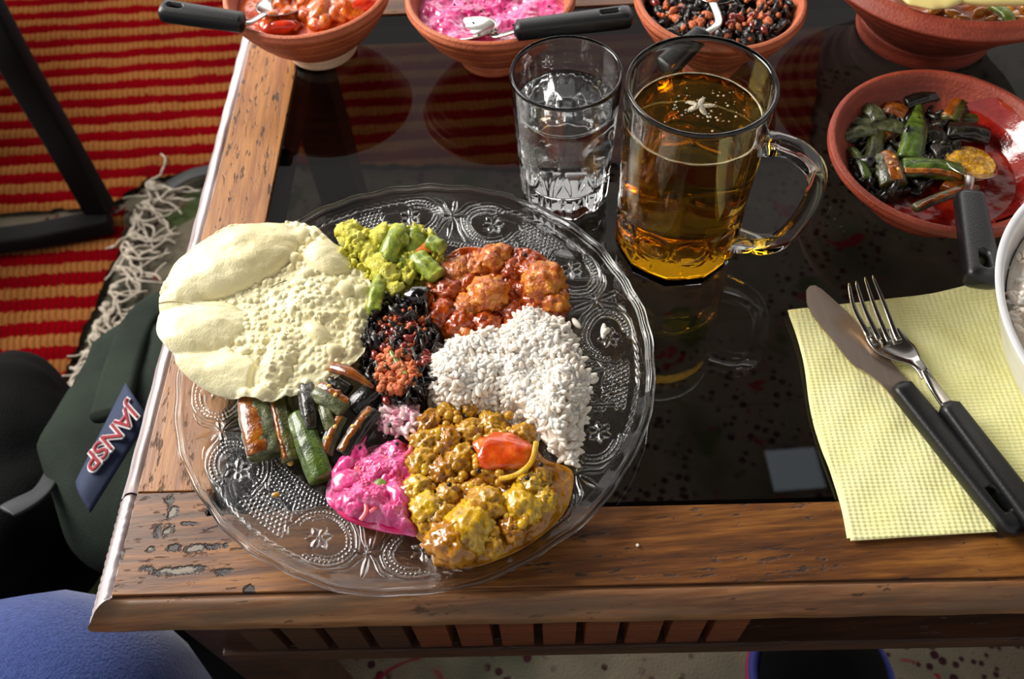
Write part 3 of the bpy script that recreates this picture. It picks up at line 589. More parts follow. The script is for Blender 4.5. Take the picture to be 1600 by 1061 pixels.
def mug():
    R0, H0 = .0395, .1293
    out = smoothprof([(.0330, .0006), (.0352, .0016), (.0366, .005), (.0374, .013), (.0380, .024), (.0384, .034), (.0378, .0420), (.0372, .0470), (.0376, .056), (.0384, .080), (.0390, .105), (R0 - .0001, .1258)], 12)
    prof = np.vstack([[[.0001, .0010], [.020, .0010], [.029, .0004]], out, smoothprof([(R0 + .0001, .1276), (R0 - .0008, H0), (R0 - .0026, .1286), (R0 - .0032, .1268)], 4)])
    ins = smoothprof([(R0 - .0033, .126), (.0352, .105), (.0346, .080), (.0342, .055), (.0337, .045), (.0336, .030), (.0330, .0120), (.0290, .0062), (.010, .0052), (.0001, .0052)], 8)
    m = 3 + len(out)
    def fr(th, r, z):
        row = np.arange(r.shape[0])[:, None] * np.ones_like(r); N = 10; q = ((th * N / (2 * np.pi)) % 1 - .5) * 2 * np.pi / N
        facet = r * np.cos(np.pi / N) / np.cos(q) * 1.012                       # ten flat panels round the foot
        kb = sst(z, .030, .020); o = np.where(row < m, 1.0, 0.0); kb = kb * (r > .019)
        pad = -.0022 * np.clip(1 - (q / .27) ** 2 - ((z - .036) / .0085) ** 2, 0, 1) ** .6        # round thumbprints above them
        pi = .0014 * np.clip(1 - (q / .27) ** 2 - ((z - .034) / .010) ** 2, 0, 1) ** .6
        return r + o * (kb * (facet - r) + pad) + (1 - o) * (-pi) * (r > .02)
    return lathe(np.vstack([prof, ins]), 300, MC, fr)
mg = glass('mug_glass', (.98, .985, .985, 1), 1.5)
mug_o = add('beer_mug', mug(), mg, label='large glass mug of amber beer with a clear D-shaped handle', cat='mug')
HA = math.radians(-28); hx = np.array([math.cos(HA), math.sin(HA), 0]); mc3 = np.array([MC[0], MC[1], 0])
hp = [(.0370, .1000), (.046, .1025), (.058, .1005), (.0675, .0925), (.0708, .080), (.0698, .062), (.0660, .044), (.0600, .0305), (.050, .0232), (.0365, .0215)]
hpath = bez([mc3 + hx * r + np.array([0, 0, z]) for r, z in hp], 90); side = np.cross(hx, [0, 0, 1])
tng = np.gradient(hpath, axis=0); upv = np.cross(side, tng); upv /= np.linalg.norm(upv, axis=1)[:, None]
kk = np.linspace(0, 1, len(hpath)); hw = .0135 + .005 * (np.exp(-(kk / .07) ** 2) + np.exp(-((1 - kk) / .07) ** 2))
add('handle', loft(hpath, hw, .0098 + 0 * kk, 28, up=upv, power=2.6), mg, mug_o, label='clear glass handle')
beer_m = glass('amber_beer', (.93, .72, .20, 1), 1.333)
beer = add('beer', liquid(MC, [(.0353, .1058), (.0349, .092), (.0347, .080), (.0343, .055), (.0338, .045), (.0337, .030), (.0331, .0121), (.0291, .00635), (.010, .00535), (.0001, .00535)], .1065, 160), beer_m, mug_o, label='amber beer')
foam_m = NT('beer_foam'); foam_m.set(col=foam_m.ramp(foam_m.voro(foam_m.coord(), 1500), [(0, s2l((226, 214, 190))), (.7, s2l((196, 180, 150)))]), rough=.4, sss=.3); foam_m.bump(foam_m.voro(foam_m.coord(), 1200), .0005); foam_m.b.inputs['Subsurface Scale'].default_value = .002
tt = np.linspace(0, 2 * np.pi, 161); rr = .0350 + .0001 * np.sin(tt * 17); ring = xyz(MC[0] + rr * np.cos(tt), MC[1] + rr * np.sin(tt), .1070)
add('foam_ring', loft(ring, .0009 + .0002 * np.sin(tt * 23), .0007, 6, caps=False), foam_m.m, mug_o, label='thin foam ring')
fc = W(1093, 166, .1066); th = np.linspace(0, 2 * np.pi, 90, endpoint=False); rs = .0042 * (1 + .5 * np.cos(5 * th + .4) * (1 + .3 * np.sin(3 * th)) + .25 * vnoise(xyz(np.cos(th) * 4, np.sin(th) * 4, 3)))
fl = [polyprism(np.column_stack([fc[0] + rs * np.cos(th) * 1.3, fc[1] + rs * np.sin(th)]), .1066, .1071)]
for k in range(70):
    a = RNG.random() * 2 * np.pi; d = .005 + abs(RNG.normal()) * .006; p = fc + np.array([math.cos(a) * d * 1.3 + (.010 if k % 3 == 0 else 0), math.sin(a) * d + (-.006 if k % 3 == 0 else 0), 0])
    if np.hypot(p[0] - MC[0], p[1] - MC[1]) > .033: continue
    s = .00025 + RNG.random() * .0006; V, F = ico(1); fl.append((V * [s, s, s * .6] + [p[0], p[1], .1067], F.tolist()))
add('foam_fleck', join([(v, f if isinstance(f, list) else f.tolist()) for v, f in fl]), foam_m.m, mug_o, kind='stuff', label='star of foam flecks')

# ================================================================== clay and white bowls
def clay(name, c1, c2, c3, rough=.62):
    m = NT(name); v = m.coord(); band = m.noise(m.coord((8, 8, 160)), 1.2, 3, .6); n = m.noise(v, 30, 5, .6); f = m.math('ADD', m.math('MULTIPLY', band, .45), m.math('MULTIPLY', n, .55))
    col = m.ramp(f, [(.34, s2l(c1)), (.5, s2l(c2)), (.66, s2l(c3))]); sp = m.ramp(m.noise(m.coord((1, 1, 3)), 90, 3, .7), [(.26, (1, 1, 1)), (.31, (0, 0, 0))])
    m.set(col=m.mix(m.math('MULTIPLY', sp, .7), col, s2l((70, 28, 18))), rough=rough, coat=.15, coatr=.4); m.bump(m.math('ADD', band, m.noise(v, 500, 3)), .0006); return m.m
clay_l = clay('terracotta', (146, 62, 34), (182, 90, 52), (202, 116, 76)); clay_d = clay('red_clay', (100, 34, 18), (138, 52, 30), (162, 72, 46))
clay_foot = clay('unfired_foot', (196, 150, 116), (216, 178, 146), (226, 196, 168))
def claybowl(c, r, h, foot, mat, label, footmat=None, bulge=0.0, thick=.0055, seed=0, footh=.009, footlabel=None):
    o = []
    body = [(foot * .985, footh * .8), (foot * 1.10, footh * 1.25), (r * .66, h * .36), (r * .84, h * .60), (r * .95 + bulge * .8, h * .80), (r + bulge, h * .91), (r + bulge * .3, h * .985)]
    rim = [(r - .0005, h), (r - thick * .6, h + .0005), (r - thick, h - .0025)]
    ins = [(r - thick * 1.15, h * .88), (r * .86 - thick * .5, h * .66), (r * .66, h * .42), (foot, h * .22), (foot * .5, h * .185), (.0001, h * .18)]
    pr = np.vstack([[[.0001, footh * .8]], smoothprof(body, 12), smoothprof(rim, 5), smoothprof(ins, 8)])
    def fr(th, rr, z):
        k = (np.arange(rr.shape[0])[:, None] < 12 * 6 + 2) * (rr > foot)
        g = -.0008 * np.exp(-((z / h - .66) / .018) ** 2) - .0007 * np.exp(-((z / h - .50) / .02) ** 2) - .0005 * np.exp(-((z / h - .82) / .016) ** 2)
        return rr + k * (g + .0004 * np.sin(z * 900)) + .0006 * np.sin(th * 2 + seed) + .0004 * np.sin(3 * th + seed * 2)
    root = empty('clay_bowl', (c[0], c[1], 0), label, 'bowl'); add('body', lathe(pr, 140, c, fr), mat, root)
    fp = smoothprof([(.0001, .001), (foot * .8, .0006), (foot * .93, .0001), (foot * .985, .0012), (foot * 1.0, footh * .5), (foot * 1.02, footh * .85), (foot * .99, footh)], 5)
    add('foot', lathe(fp, 100, c), footmat or mat, root, label=footlabel); return root
B1 = (-.1306, .5751); B2 = (.0029, .5520); B3 = (.1636, .5274); B4 = (.330, .545); B5 = (.2763, .380)
bowl1 = claybowl(B1, .0612, .055, .027, clay_l, 'terracotta bowl of red-orange curry overhanging the left rail, pale foot', clay_foot, seed=1, footlabel='pale unglazed foot')
bowl2 = claybowl(B2, .0605, .055, .027, clay_l, 'terracotta bowl of pink beetroot raita behind the water glass', seed=2)
bowl3 = claybowl(B3, .0592, .055, .028, clay_l, 'terracotta bowl of dark chopped vegetables behind the beer mug', seed=3)
bowl4 = claybowl(B4, .0925, .072, .050, clay_d, 'largest clay bowl, rounded and dark red, holding brown dal', bulge=.007, seed=4, footh=.016)
bowl5 = claybowl(B5, .0712, .042, .040, clay_d, 'shallow red clay dish of fried okra in oily red sauce', bulge=.0, thick=.0062, seed=5, footh=.005)
wm = plain('white_enamel', (232, 232, 234), .22, coat=.5)
WC = (.3530, .2190)
wb = empty('white_bowl', (WC[0], WC[1], 0), 'white glossy bowl of rice cut off by the right edge of the photo', 'bowl')
pr = np.vstack([[[.0001, .001], [.060, .001]], smoothprof([(.064, .0015), (.070, .006), (.092, .030), (.104, .055), (.1095, .068)], 8), smoothprof([(.1112, .0695), (.1118, .0708), (.1095, .0712), (.1075, .0700)], 4), smoothprof([(.1055, .066), (.100, .054), (.087, .030), (.066, .0085), (.0001, .0075)], 8)])
add('body', lathe(pr, 160, WC), wm, wb)

# liquids and mounds in the bowls
def pool(c, r, z, amp, seed, f=60, dome=0.0, n=70, depth=.012):
    rr = np.linspace(0.0001, 1, n); tt = np.linspace(0, 2 * np.pi, 180, endpoint=False); R, TT = np.meshgrid(rr, tt, indexing='ij'); x = c[0] + r * R * np.cos(TT); y = c[1] + r * R * np.sin(TT)
    zz = z + amp * fbm(xyz(x * f, y * f, seed), 4, seed, .55) * sst(1 - R, 0, .12) + dome * (1 - R ** 2)
    top = xyz(x, y, zz).reshape(-1, 3); nb = 8; rb = np.linspace(1, .55, nb); zb = z - depth * sst(1 - rb, 0, .6); V2 = xyz(c[0] + r * rb[:, None] * np.cos(tt), c[1] + r * rb[:, None] * np.sin(tt), (zb - .0005)[:, None]).reshape(-1, 3)
    return np.vstack([top, V2]), gridF(n + nb, 180)
red_oil = food('red_gravy', [(130, 34, 6), (184, 66, 16), (208, 100, 30)], 60, .16, .0004, 300, coat=.6, sss=.1)
orange_c = food('curried_chunk', [(160, 40, 6), (204, 88, 16), (226, 136, 44)], 90, .24, .0006, 500, coat=.5)
tomato_m = food('tomato_flesh', [(186, 28, 12), (222, 60, 28), (234, 104, 56)], 60, .2, .0002, 300, sss=.25, coat=.6)
pink_m = food('beetroot_raita', [(196, 26, 100), (228, 84, 150), (242, 150, 192)], 70, .2, .0006, 260, sss=.35, coat=.6, dist=1.0)
seed_m = plain('mustard_seed', (22, 12, 16), .35)
dark_m = food('dark_greens', [(10, 8, 8), (28, 20, 18), (52, 34, 24)], 120, .28, .0008, 500, coat=.4)
brick_m = food('red_bean_skin', [(86, 20, 16), (132, 40, 30), (160, 70, 48)], 80, .25, .0002, 300, coat=.5)
coco_m = food('spiced_coconut', [(170, 66, 30), (206, 110, 62), (226, 150, 100)], 200, .5, .0008, 700, sss=.1)
dal_m = food('brown_dal', [(110, 44, 10), (150, 74, 20), (182, 108, 34)], 40, .16, .0004, 300, coat=.6)
lentil_m = food('lentil', [(150, 84, 22), (200, 140, 50)], 100, .2, .0004, coat=.5)
green_m = food('cooked_green', [(60, 84, 20), (112, 136, 44), (150, 164, 70)], 60, .35, .0004, 300, coat=.3)
# 1: red curry
cv = add('curry', pool(B1, .0535, .0445, .0012, 3), red_oil, label='red-orange curry sauce with glossy chunks', cat='curry')
for i in range(26):
    u, v = 415 + RNG.random() * 165, -34 + RNG.random() * 82; p = W(u, v, .0455)
    if np.hypot(p[0] - B1[0], p[1] - B1[1]) > .047: continue
    s = .005 + RNG.random() * .006; add('vegetable_chunk', chunk(p, (s * 1.4, s, s * .8), RNG.random() * 6, 3, .35, 1.4, i, fine=.05), orange_c if i % 5 else tomato_m, cv)
for i, (u, v, a) in enumerate(((506, 2, 1.4), (560, 10, .3), (540, 4, .8), (436, 42, .1))):
    p = W(u, v, .048); d = np.array([math.cos(a), math.sin(a), 0]) * .011; add('tomato_slice', chunk(p, (.012, .0055, .005), a, 3, .15, 1, i), tomato_m, cv)
# 2: raita
rv = add('beetroot_raita', pool(B2, .0528, .0435, .0034, 9, 75), pink_m, label='bright pink beetroot raita in the terracotta bowl behind the water glass', cat='raita')
for i in range(12):
    u, v = 690 + RNG.random() * 170, -10 + RNG.random() * 55; p = W(u, v, .0455)
    if np.hypot(p[0] - B2[0], p[1] - B2[1]) > .047: continue
    add('mustard_seed', chunk(p, (.0010, .0010, .0010), 0, 1, .1), seed_m, rv)
# 3: dark mix
def crumbs(n, pfun, smin, smax, k=1, amp=.5, flat=1.0):
    out = []
    for i in range(n):
        p = pfun(); s = smin + RNG.random() * (smax - smin); out.append(chunk(p, (s * (1 + RNG.random()), s, s * flat), RNG.random() * 6, k, amp, 1.6, i, RNG.random() * 2, RNG.random() * 2))
    return join(out)
def inbowl(c, r, z, dz, dome=0):
    def f():
        a = RNG.random() * 2 * np.pi; q = math.sqrt(RNG.random()); return np.array([c[0] + r * q * math.cos(a), c[1] + r * q * math.sin(a), z + RNG.random() * dz + dome * (1 - q * q)])
    return f
dv3 = add('vegetable_stir_fry', pool(B3, .0518, .0420, .003, 5, 70, .004), dark_m, label='dark chopped greens with red beans in the bowl behind the mug', cat='vegetables')
add('dark_leaf', crumbs(380, inbowl(B3, .048, .044, .004, .004), .0022, .0048, 2, .6, .6), dark_m, dv3, kind='stuff')
for i in range(46):
    p = inbowl(B3, .046, .0475, .003, .004)(); add('red_bean', chunk(p, (.0046, .0030, .0030), RNG.random() * 6, 2, .18, 1, i, RNG.random()), brick_m if i % 3 else coco_m, dv3)
add('coconut_crumb', crumbs(150, inbowl(B3, .045, .049, .003, .003), .0010, .0024, 1, .5), coco_m, dv3, kind='stuff')
# 4: brown dal
d4 = add('brown_dal', pool(B4, .0835, .0585, .0016, 8, 45), dal_m, label='brown dal with green chillies in the largest bowl', cat='dal')
for i in range(22):
    u, v = 1440 + RNG.random() * 200, 8 + RNG.random() * 42; p = W(u, v, .0595)
    if np.hypot(p[0] - B4[0], p[1] - B4[1]) < .076: add('lentil_lump', chunk(p, (.003 + RNG.random() * .004, .003, .0025), RNG.random() * 6, 2, .3, 1.4, i), lentil_m, d4)
g0, g1 = W(1550, 8, .062), W(1582, 46, .061); add('green_chilli', loft(bez([g0, (g0 + g1) / 2 + [.002, 0, .002], g1], 20), [.003] + [.008] * 6 + [.0085] * 7 + [.0075] * 5 + [.002] * 2, .005, 12), green_m, d4)
# ================================================================== rice
rice_m = NT('steamed_rice'); rv_ = rice_m.coord(); rice_m.set(col=rice_m.mix(rice_m.ramp(rice_m.noise(rice_m.coord((1, 1, 1)), 1400, 2, .7), [(.30, (1, 1, 1)), (.36, (0, 0, 0))]), rice_m.ramp(rice_m.noise(rv_, 120, 3), [(.3, s2l((240, 224, 208))), (.7, s2l((253, 244, 232)))]), s2l((206, 170, 150))), rough=.38, sss=.6)
rice_m.b.inputs['Subsurface Scale'].default_value = .002; rice_m.b.inputs['Subsurface Radius'].default_value = (1, .8, .7); rice_m.bump(rice_m.noise(rv_, 900, 2), .0002)
def grain_template(k=2):
    V, F = ico(k); x = V[:, 0]; s = 1 - .18 * x * x; return np.column_stack([x * .0041, V[:, 1] * .0017 * s, V[:, 2] * .0016 * s + .0003 * x * x]), F
def grains(pts, nrm=None, seed=1, k=2, size=1.0):
    G, F = grain_template(k); r = np.random.default_rng(seed); out = []; n = len(pts); Vs = np.empty((n, len(G), 3)); Fs = np.empty((n, len(F), 3), int)
    for i, p in enumerate(pts):
        M = rotm(r.normal() * .5, r.normal() * .42, r.random() * 6.28); s = (.8 + .4 * r.random()) * size; Vs[i] = (G * [s * (.85 + .3 * r.random()), s, s]) @ M.T + p; Fs[i] = F + i * len(G)
    return Vs.reshape(-1, 3), Fs.reshape(-1, 3)
# rice in the white bowl
ins = lambda q: q
wr = add('rice', pool(WC, .1010, .058, .004, 21, 60, .010, depth=.03), rice_m.m, label='white rice heaped in the white bowl', cat='rice', kind='stuff')
pts = []
for i in range(1300):
    a = RNG.random() * 6.283; q = math.sqrt(RNG.random()); x, y = WC[0] + .1005 * q * math.cos(a), WC[1] + .1005 * q * math.sin(a)
    pts.append((x, y, .0590 + .010 * (1 - q * q) + .004 * float(vnoise(np.array([x * 60, y * 60, 21.]))) + .002 * RNG.random()))
add('rice_grain', grains(pts, seed=4, k=1), rice_m.m, wr, kind='stuff')

# ================================================================== spoons
black_pl = plain('black_plastic', (15, 16, 18), .38, bump=.00012, bscale=900, coat=.0); steel = plain('stainless_steel', (190, 186, 180), .18, metal=1.0)
def handle(name, p0, p1, w, t, parent, hole=True, up=(0, 0, 1), bend=.0, label=None):
    p0, p1 = np.array(p0), np.array(p1); s = np.linspace(0, 1, 30)[:, None]; P = p0 + (p1 - p0) * s + np.array([0, 0, 1]) * bend * np.sin(np.pi * s)
    k = s[:, 0]; env = np.clip(np.minimum(k / .02, (1 - k) / .05), 0, 1) ** .4; ww = w * (.80 + .20 * k) * (.45 + .55 * env); tk = t * (.4 + .6 * env)
    o = add(name, loft(P, ww, tk, 24, up=up, power=3.2), black_pl, parent, label=label)
    if hole:
        d = (p1 - p0) / np.linalg.norm(p1 - p0); sd = np.cross(d, up); sd /= np.linalg.norm(sd); nn = np.cross(sd, d); a, b = P[22], P[25]
        L = []; 
        for z in (-t, t):
            for th in np.linspace(0, 2 * np.pi, 20, endpoint=False):
                c = (b if math.cos(th) > 0 else a) + nn * z; L.append(c + (d * math.cos(th) + sd * math.sin(th)) * w * .17)
        cut(o, (np.array(L), gridF(2, 20).tolist() + [list(range(20))[::-1], [20 + i for i in range(20)]]))
    return o
def ladle(root, c, r, d, p_neck, p_handle, mat=None, depth=.010, seed=0, asp=.75):
    """shallow spoon bowl at c (axis d towards the handle) and a neck up to the handle"""
    d = np.array(d, float); d /= np.linalg.norm(d); s = np.cross([0, 0, 1], d); rr = np.linspace(.001, 1, 14); tt = np.linspace(0, 2 * np.pi, 48, endpoint=False); R, TT = np.meshgrid(rr, tt, indexing='ij')
    def sh(off): return (np.array(c) + (R * np.cos(TT))[..., None] * d * r + (R * np.sin(TT) * asp)[..., None] * s * r + (depth * (R ** 2 - 1) + off)[..., None] * np.array([0, 0, 1])).reshape(-1, 3)
    V = np.vstack([sh(.0006), sh(-.0006)[::-1].reshape(14, 48, 3)[:, ::-1].reshape(-1, 3)]); add('spoon_bowl', (V, gridF(28, 48)), mat or steel, root)
    nk = bez([np.array(c) + d * r * .97, np.array(p_neck), np.array(p_handle)], 24); add('neck', loft(nk, np.linspace(.0062, .0048, len(nk)), .0020, 12, power=3), mat or steel, root)
s1 = empty('serving_spoon', W(430, 30, .048), 'black-handled steel spoon in the red-orange curry, handle over the rug', 'spoon')
h0, h1 = W(384, 36, .062), W(250, 16, .070); handle('handle', h0, h1, .0165, .012, s1)
ladle(s1, W(440, 8, .0500), .022, h0 - W(440, 8, .050), W(392, 34, .060), h0 + (h1 - h0) * .04, depth=.006)
s2 = empty('serving_spoon', W(740, 40, .048), 'black-handled steel spoon lying across the pink raita bowl', 'spoon')
h0, h1 = W(803, 48, .062), W(990, 25, .071); handle('handle', h0, h1, .0160, .012, s2)
ladle(s2, W(732, 44, .0485), .024, h0 - W(732, 44, .0485), W(775, 56, .053), h0 + (h1 - h0) * .04, depth=.006, asp=.65)
s3 = empty('serving_spoon', W(1110, 30, .055), 'black-handled steel spoon in the dark vegetable bowl, seen through the mug', 'spoon')
h0, h1 = W(1100, 52, .064), W(1030, 112, .058); handle('handle', h0, h1, .0170, .011, s3, hole=False)
ladle(s3, W(1120, -14, .053), .020, h0 - W(1120, -14, .053), W(1122, 36, .062), h0 + (h1 - h0) * .05)
s5 = empty('serving_spoon', W(1520, 300, .03), 'black-handled steel spoon resting over the rim of the okra dish', 'spoon')
h0, h1 = W(1513, 306, .046), W(1537, 445, .052); handle('handle', h0, h1, .0195, .0135, s5)
oil_m = food('turmeric_oil', [(92, 58, 8), (176, 124, 24), (214, 168, 60)], 140, .15, .0003, 300, coat=.8)
ladle(s5, W(1517, 256, .0310), .020, h0 - W(1517, 256, .031), W(1514, 292, .040), h0 + (h1 - h0) * .03, mat=steel, depth=.005, asp=.85)
add('oil_film', pool(W(1517, 254, .0305)[:2], .0150, .0302, .0012, 31, 200, n=20, depth=.004), oil_m, s5, label='yellow oil in the spoon')
cream = plain('cream_plastic', (226, 204, 130), .3, coat=.3)
s4 = empty('serving_spoon', W(1520, -12, .075), 'cream plastic serving spoon laid over the largest clay bowl', 'spoon')
q0, q1, q2, q3 = W(1405, -16, .077), W(1470, -12, .0775), W(1540, -4, .079), W(1680, -6, .082)
add('spoon_bowl', loft(bez([q0, (q0 + q1) / 2, q1, (q1 + q2) / 2], 30), np.interp(np.linspace(0, 1, 28), [0, .15, .5, .8, 1], [.010, .030, .038, .032, .016]), .006, 28, power=2.2), cream, s4)
add('handle', loft(bez([q2 - (q2 - q1) * .55, q2, (q2 + q3) / 2, q3], 30), .0150, .006, 16, power=3), cream, s4)

# ================================================================== paper napkin
nap = NT('paper_napkin'); nv = nap.coord(rot=(0, 0, .05)); vx = nap.new('ShaderNodeSeparateXYZ'); nap.link(nv, vx.inputs[0])
def wv(a, b): return nap.math('SINE', nap.math('ADD', nap.math('MULTIPLY', vx.outputs[0], a), nap.math('MULTIPLY', vx.outputs[1], b)))
q = nap.math('MULTIPLY', wv(1050, 1500), wv(-1050, 1500)); cm = nap.ramp(nap.noise(nv, 14, 2), [(.40, (0, 0, 0)), (.55, (1, 1, 1))]); hh = nap.math('ADD', nap.math('MULTIPLY', q, .5), nap.math('MULTIPLY', nap.noise(nv, 350, 4, .6), .8))
nap.set(col=nap.ramp(nap.noise(nv, 40, 3), [(.3, s2l((238, 234, 164))), (.7, s2l((246, 242, 184)))]), rough=.95, spec=.1, sss=.1); nap.b.inputs['Subsurface Scale'].default_value = .002; nap.bump(hh, .0006, .7)
def nz(x, y, k):
    p = np.stack([x, y], -1); e = fbm(xyz(x * 28, y * 28, 3 + k), 3, 40 + k)
    return .0008 + .0022 * k + .0010 * e + .0004 * np.sin(x * 210) * np.sin(y * 170) + .010 * sst(y + .55 * (x - .245), .300, .335) * (.6 + .4 * k)
def sheet(c, k, thick, shrink=0.0, n=90, m=80):
    c = [np.array(q[:2]) for q in c]; s = np.linspace(0, 1, n)[:, None, None]; t = np.linspace(0, 1, m)[None, :, None]
    X = (1 - s) * (1 - t) * c[0] + s * (1 - t) * c[1] + s * t * c[2] + (1 - s) * t * c[3]; x, y = X[..., 0], X[..., 1]
    bow = .0016 * np.sin(np.linspace(0, 9, n))[:, None] * (1 - np.linspace(0, 1, m))[None]; x = x + bow
    top = xyz(x, y, nz(x, y, k)).reshape(-1, 3); kx = n * m; ed = np.minimum(np.minimum(np.linspace(0, 1, n)[:, None], 1 - np.linspace(0, 1, n)[:, None]), np.minimum(np.linspace(0, 1, m)[None], 1 - np.linspace(0, 1, m)[None]))
    bot = top.copy(); bot[:, 2] = np.maximum(top[:, 2] - thick, .0002)
    B = [i for i in range(m)] + [r * m + m - 1 for r in range(1, n)] + [(n - 1) * m + i for i in range(m - 2, -1, -1)] + [r * m for r in range(n - 2, 0, -1)]; F = gridF(n, m, False).tolist()
    return np.vstack([top, bot]), F + [[i + kx for i in f[::-1]] for f in F] + [[B[i], B[(i + 1) % len(B)], B[(i + 1) % len(B)] + kx, B[i] + kx][::-1] for i in range(len(B))]
nTL, nBL, nBR, nTR = W(1229, 490), W(1325, 848), W(1720, 824), W(1590, 446)
napo = empty('paper_napkin', (nBL + nTR) / 2, 'pale yellow embossed paper napkin under the knife and fork', 'napkin')
add('lower_ply', sheet((W(1232, 492), W(1321, 842), W(1712, 818), W(1585, 450)), 0, .0006), nap.m, napo)
add('upper_ply', sheet((nTL, nBL, nBR, nTR), 1, .0008), nap.m, napo)

# ================================================================== knife and fork
kf = .0068
knife = empty('table_knife', W(1440, 640, kf), 'serrated steel knife with black plastic handle, lying left of the fork', 'knife')
edge = [(1262, 462), (1266, 476), (1272, 487), (1286, 507), (1302, 527), (1319, 550), (1337, 573), (1346, 577), (1362, 588), (1376, 600), (1385, 610), (1396, 624)]
spine = [(1427, 604), (1410, 586), (1390, 560), (1376, 542), (1362, 526), (1343, 504), (1324, 482), (1300, 459), (1286, 446), (1276, 440), (1267, 441), (1262, 448)]
E_ = np.array([W(u, v, kf)[:2] for u, v in edge]); S_ = np.array([W(u, v, kf)[:2] for u, v in spine]); ER = resample(E_, 150, False); SR = resample(S_, 60, False)
d = np.gradient(ER, axis=0); nn = np.stack([d[:, 1], -d[:, 0]], -1); nn /= np.linalg.norm(nn, axis=1)[:, None]; k = np.arange(150); sc = np.abs(np.sin(k * .85)) * .0008 * (k < 95) * (k > 2)
ER = ER + nn * sc[:, None]; Vb, Fb = polyprism(np.vstack([ER, SR]), kf - .0005, kf + .0005)
tilt = lambda V: V + np.column_stack([0 * V[:, 0], 0 * V[:, 0], -np.clip((V[:, 1] - .235) * .055, 0, .0044)])
blade_m = NT('brushed_blade'); blade_m.set(metal=1.0, rough=.36, col=blade_m.mix(blade_m.noise(blade_m.coord((300, 30, 30), rot=(0, 0, .9)), 1), s2l((178, 158, 142)), s2l((206, 188, 174)))); 
add('blade', (tilt(Vb), Fb), blade_m.m, knife, smooth=False, label='serrated blade')
handle('handle', W(1402, 600, kf + .0015) * [1, 1, 1], W(1594, 834, .0085), .0160, .0105, knife, up=(0, 0, 1))
fork = empty('table_fork', W(1450, 580, .008), 'steel fork with black handle, head crossing the knife blade', 'fork')
tips = [(1326, 443), (1337, 440), (1351, 434), (1363, 431)]; bases = [(1352, 515), (1368, 519), (1384, 521), (1399, 520)]; mids = [(1334, 480), (1350, 480), (1366, 478), (1381, 474)]
for a, b, c in zip(tips, mids, bases):
    P = bez([W(*a, .0185), W(*b, .0135), W(*c, .0095), W(c[0] + 6, c[1] + 12, .0090)], 36); add('tine', loft(P, np.interp(np.linspace(0, 1, len(P)), [0, .06, .5, 1], [.0008, .0020, .0031, .0040]), .0017, 12, power=2.6), steel, fork)
hl = [(1346, 508), (1352, 524), (1362, 541), (1376, 553), (1398, 562), (1418, 567), (1432, 577), (1441, 592)]; hr = [(1405, 512), (1412, 521), (1420, 531), (1430, 541), (1436, 553), (1439, 562), (1446, 570), (1452, 583)]
hzv = [.0096, .0090, .0088, .0092, .0102, .0115, .0125, .0130]; L = bez([W(u, v, z) for (u, v), z in zip(hl, hzv)], 42); Rr = bez([W(u, v, z) for (u, v), z in zip(hr, hzv)], 42); m = len(L); nc = 14
s = np.linspace(0, 1, nc)[None, :, None]; top = L[:, None] * (1 - s) + Rr[:, None] * s; sag = .0022 * (1 - (2 * s[..., 0] - 1) ** 2) * np.interp(np.linspace(0, 1, m), [0, .5, 1], [1, 1, .1])[:, None]; top[..., 2] -= sag
bt = top.copy(); bt[..., 2] -= .0012; Vt = np.concatenate([top, bt[:, ::-1]], 1).reshape(-1, 3); add('head', (Vt, gridF(m, 2 * nc).tolist() + [list(range(2 * nc)), [(m - 1) * 2 * nc + i for i in range(2 * nc)][::-1]]), steel, fork)
P = bez([W(1444, 578, .0128), W(1460, 605, .0135), W(1484, 638, .0120)], 16); add('neck', loft(P, np.linspace(.0046, .0078, len(P)), .0022, 12, power=3), steel, fork)
handle('handle', W(1477, 630, .0130), W(1668, 880, .0125), .0150, .0100, fork, up=(0, 0, 1))
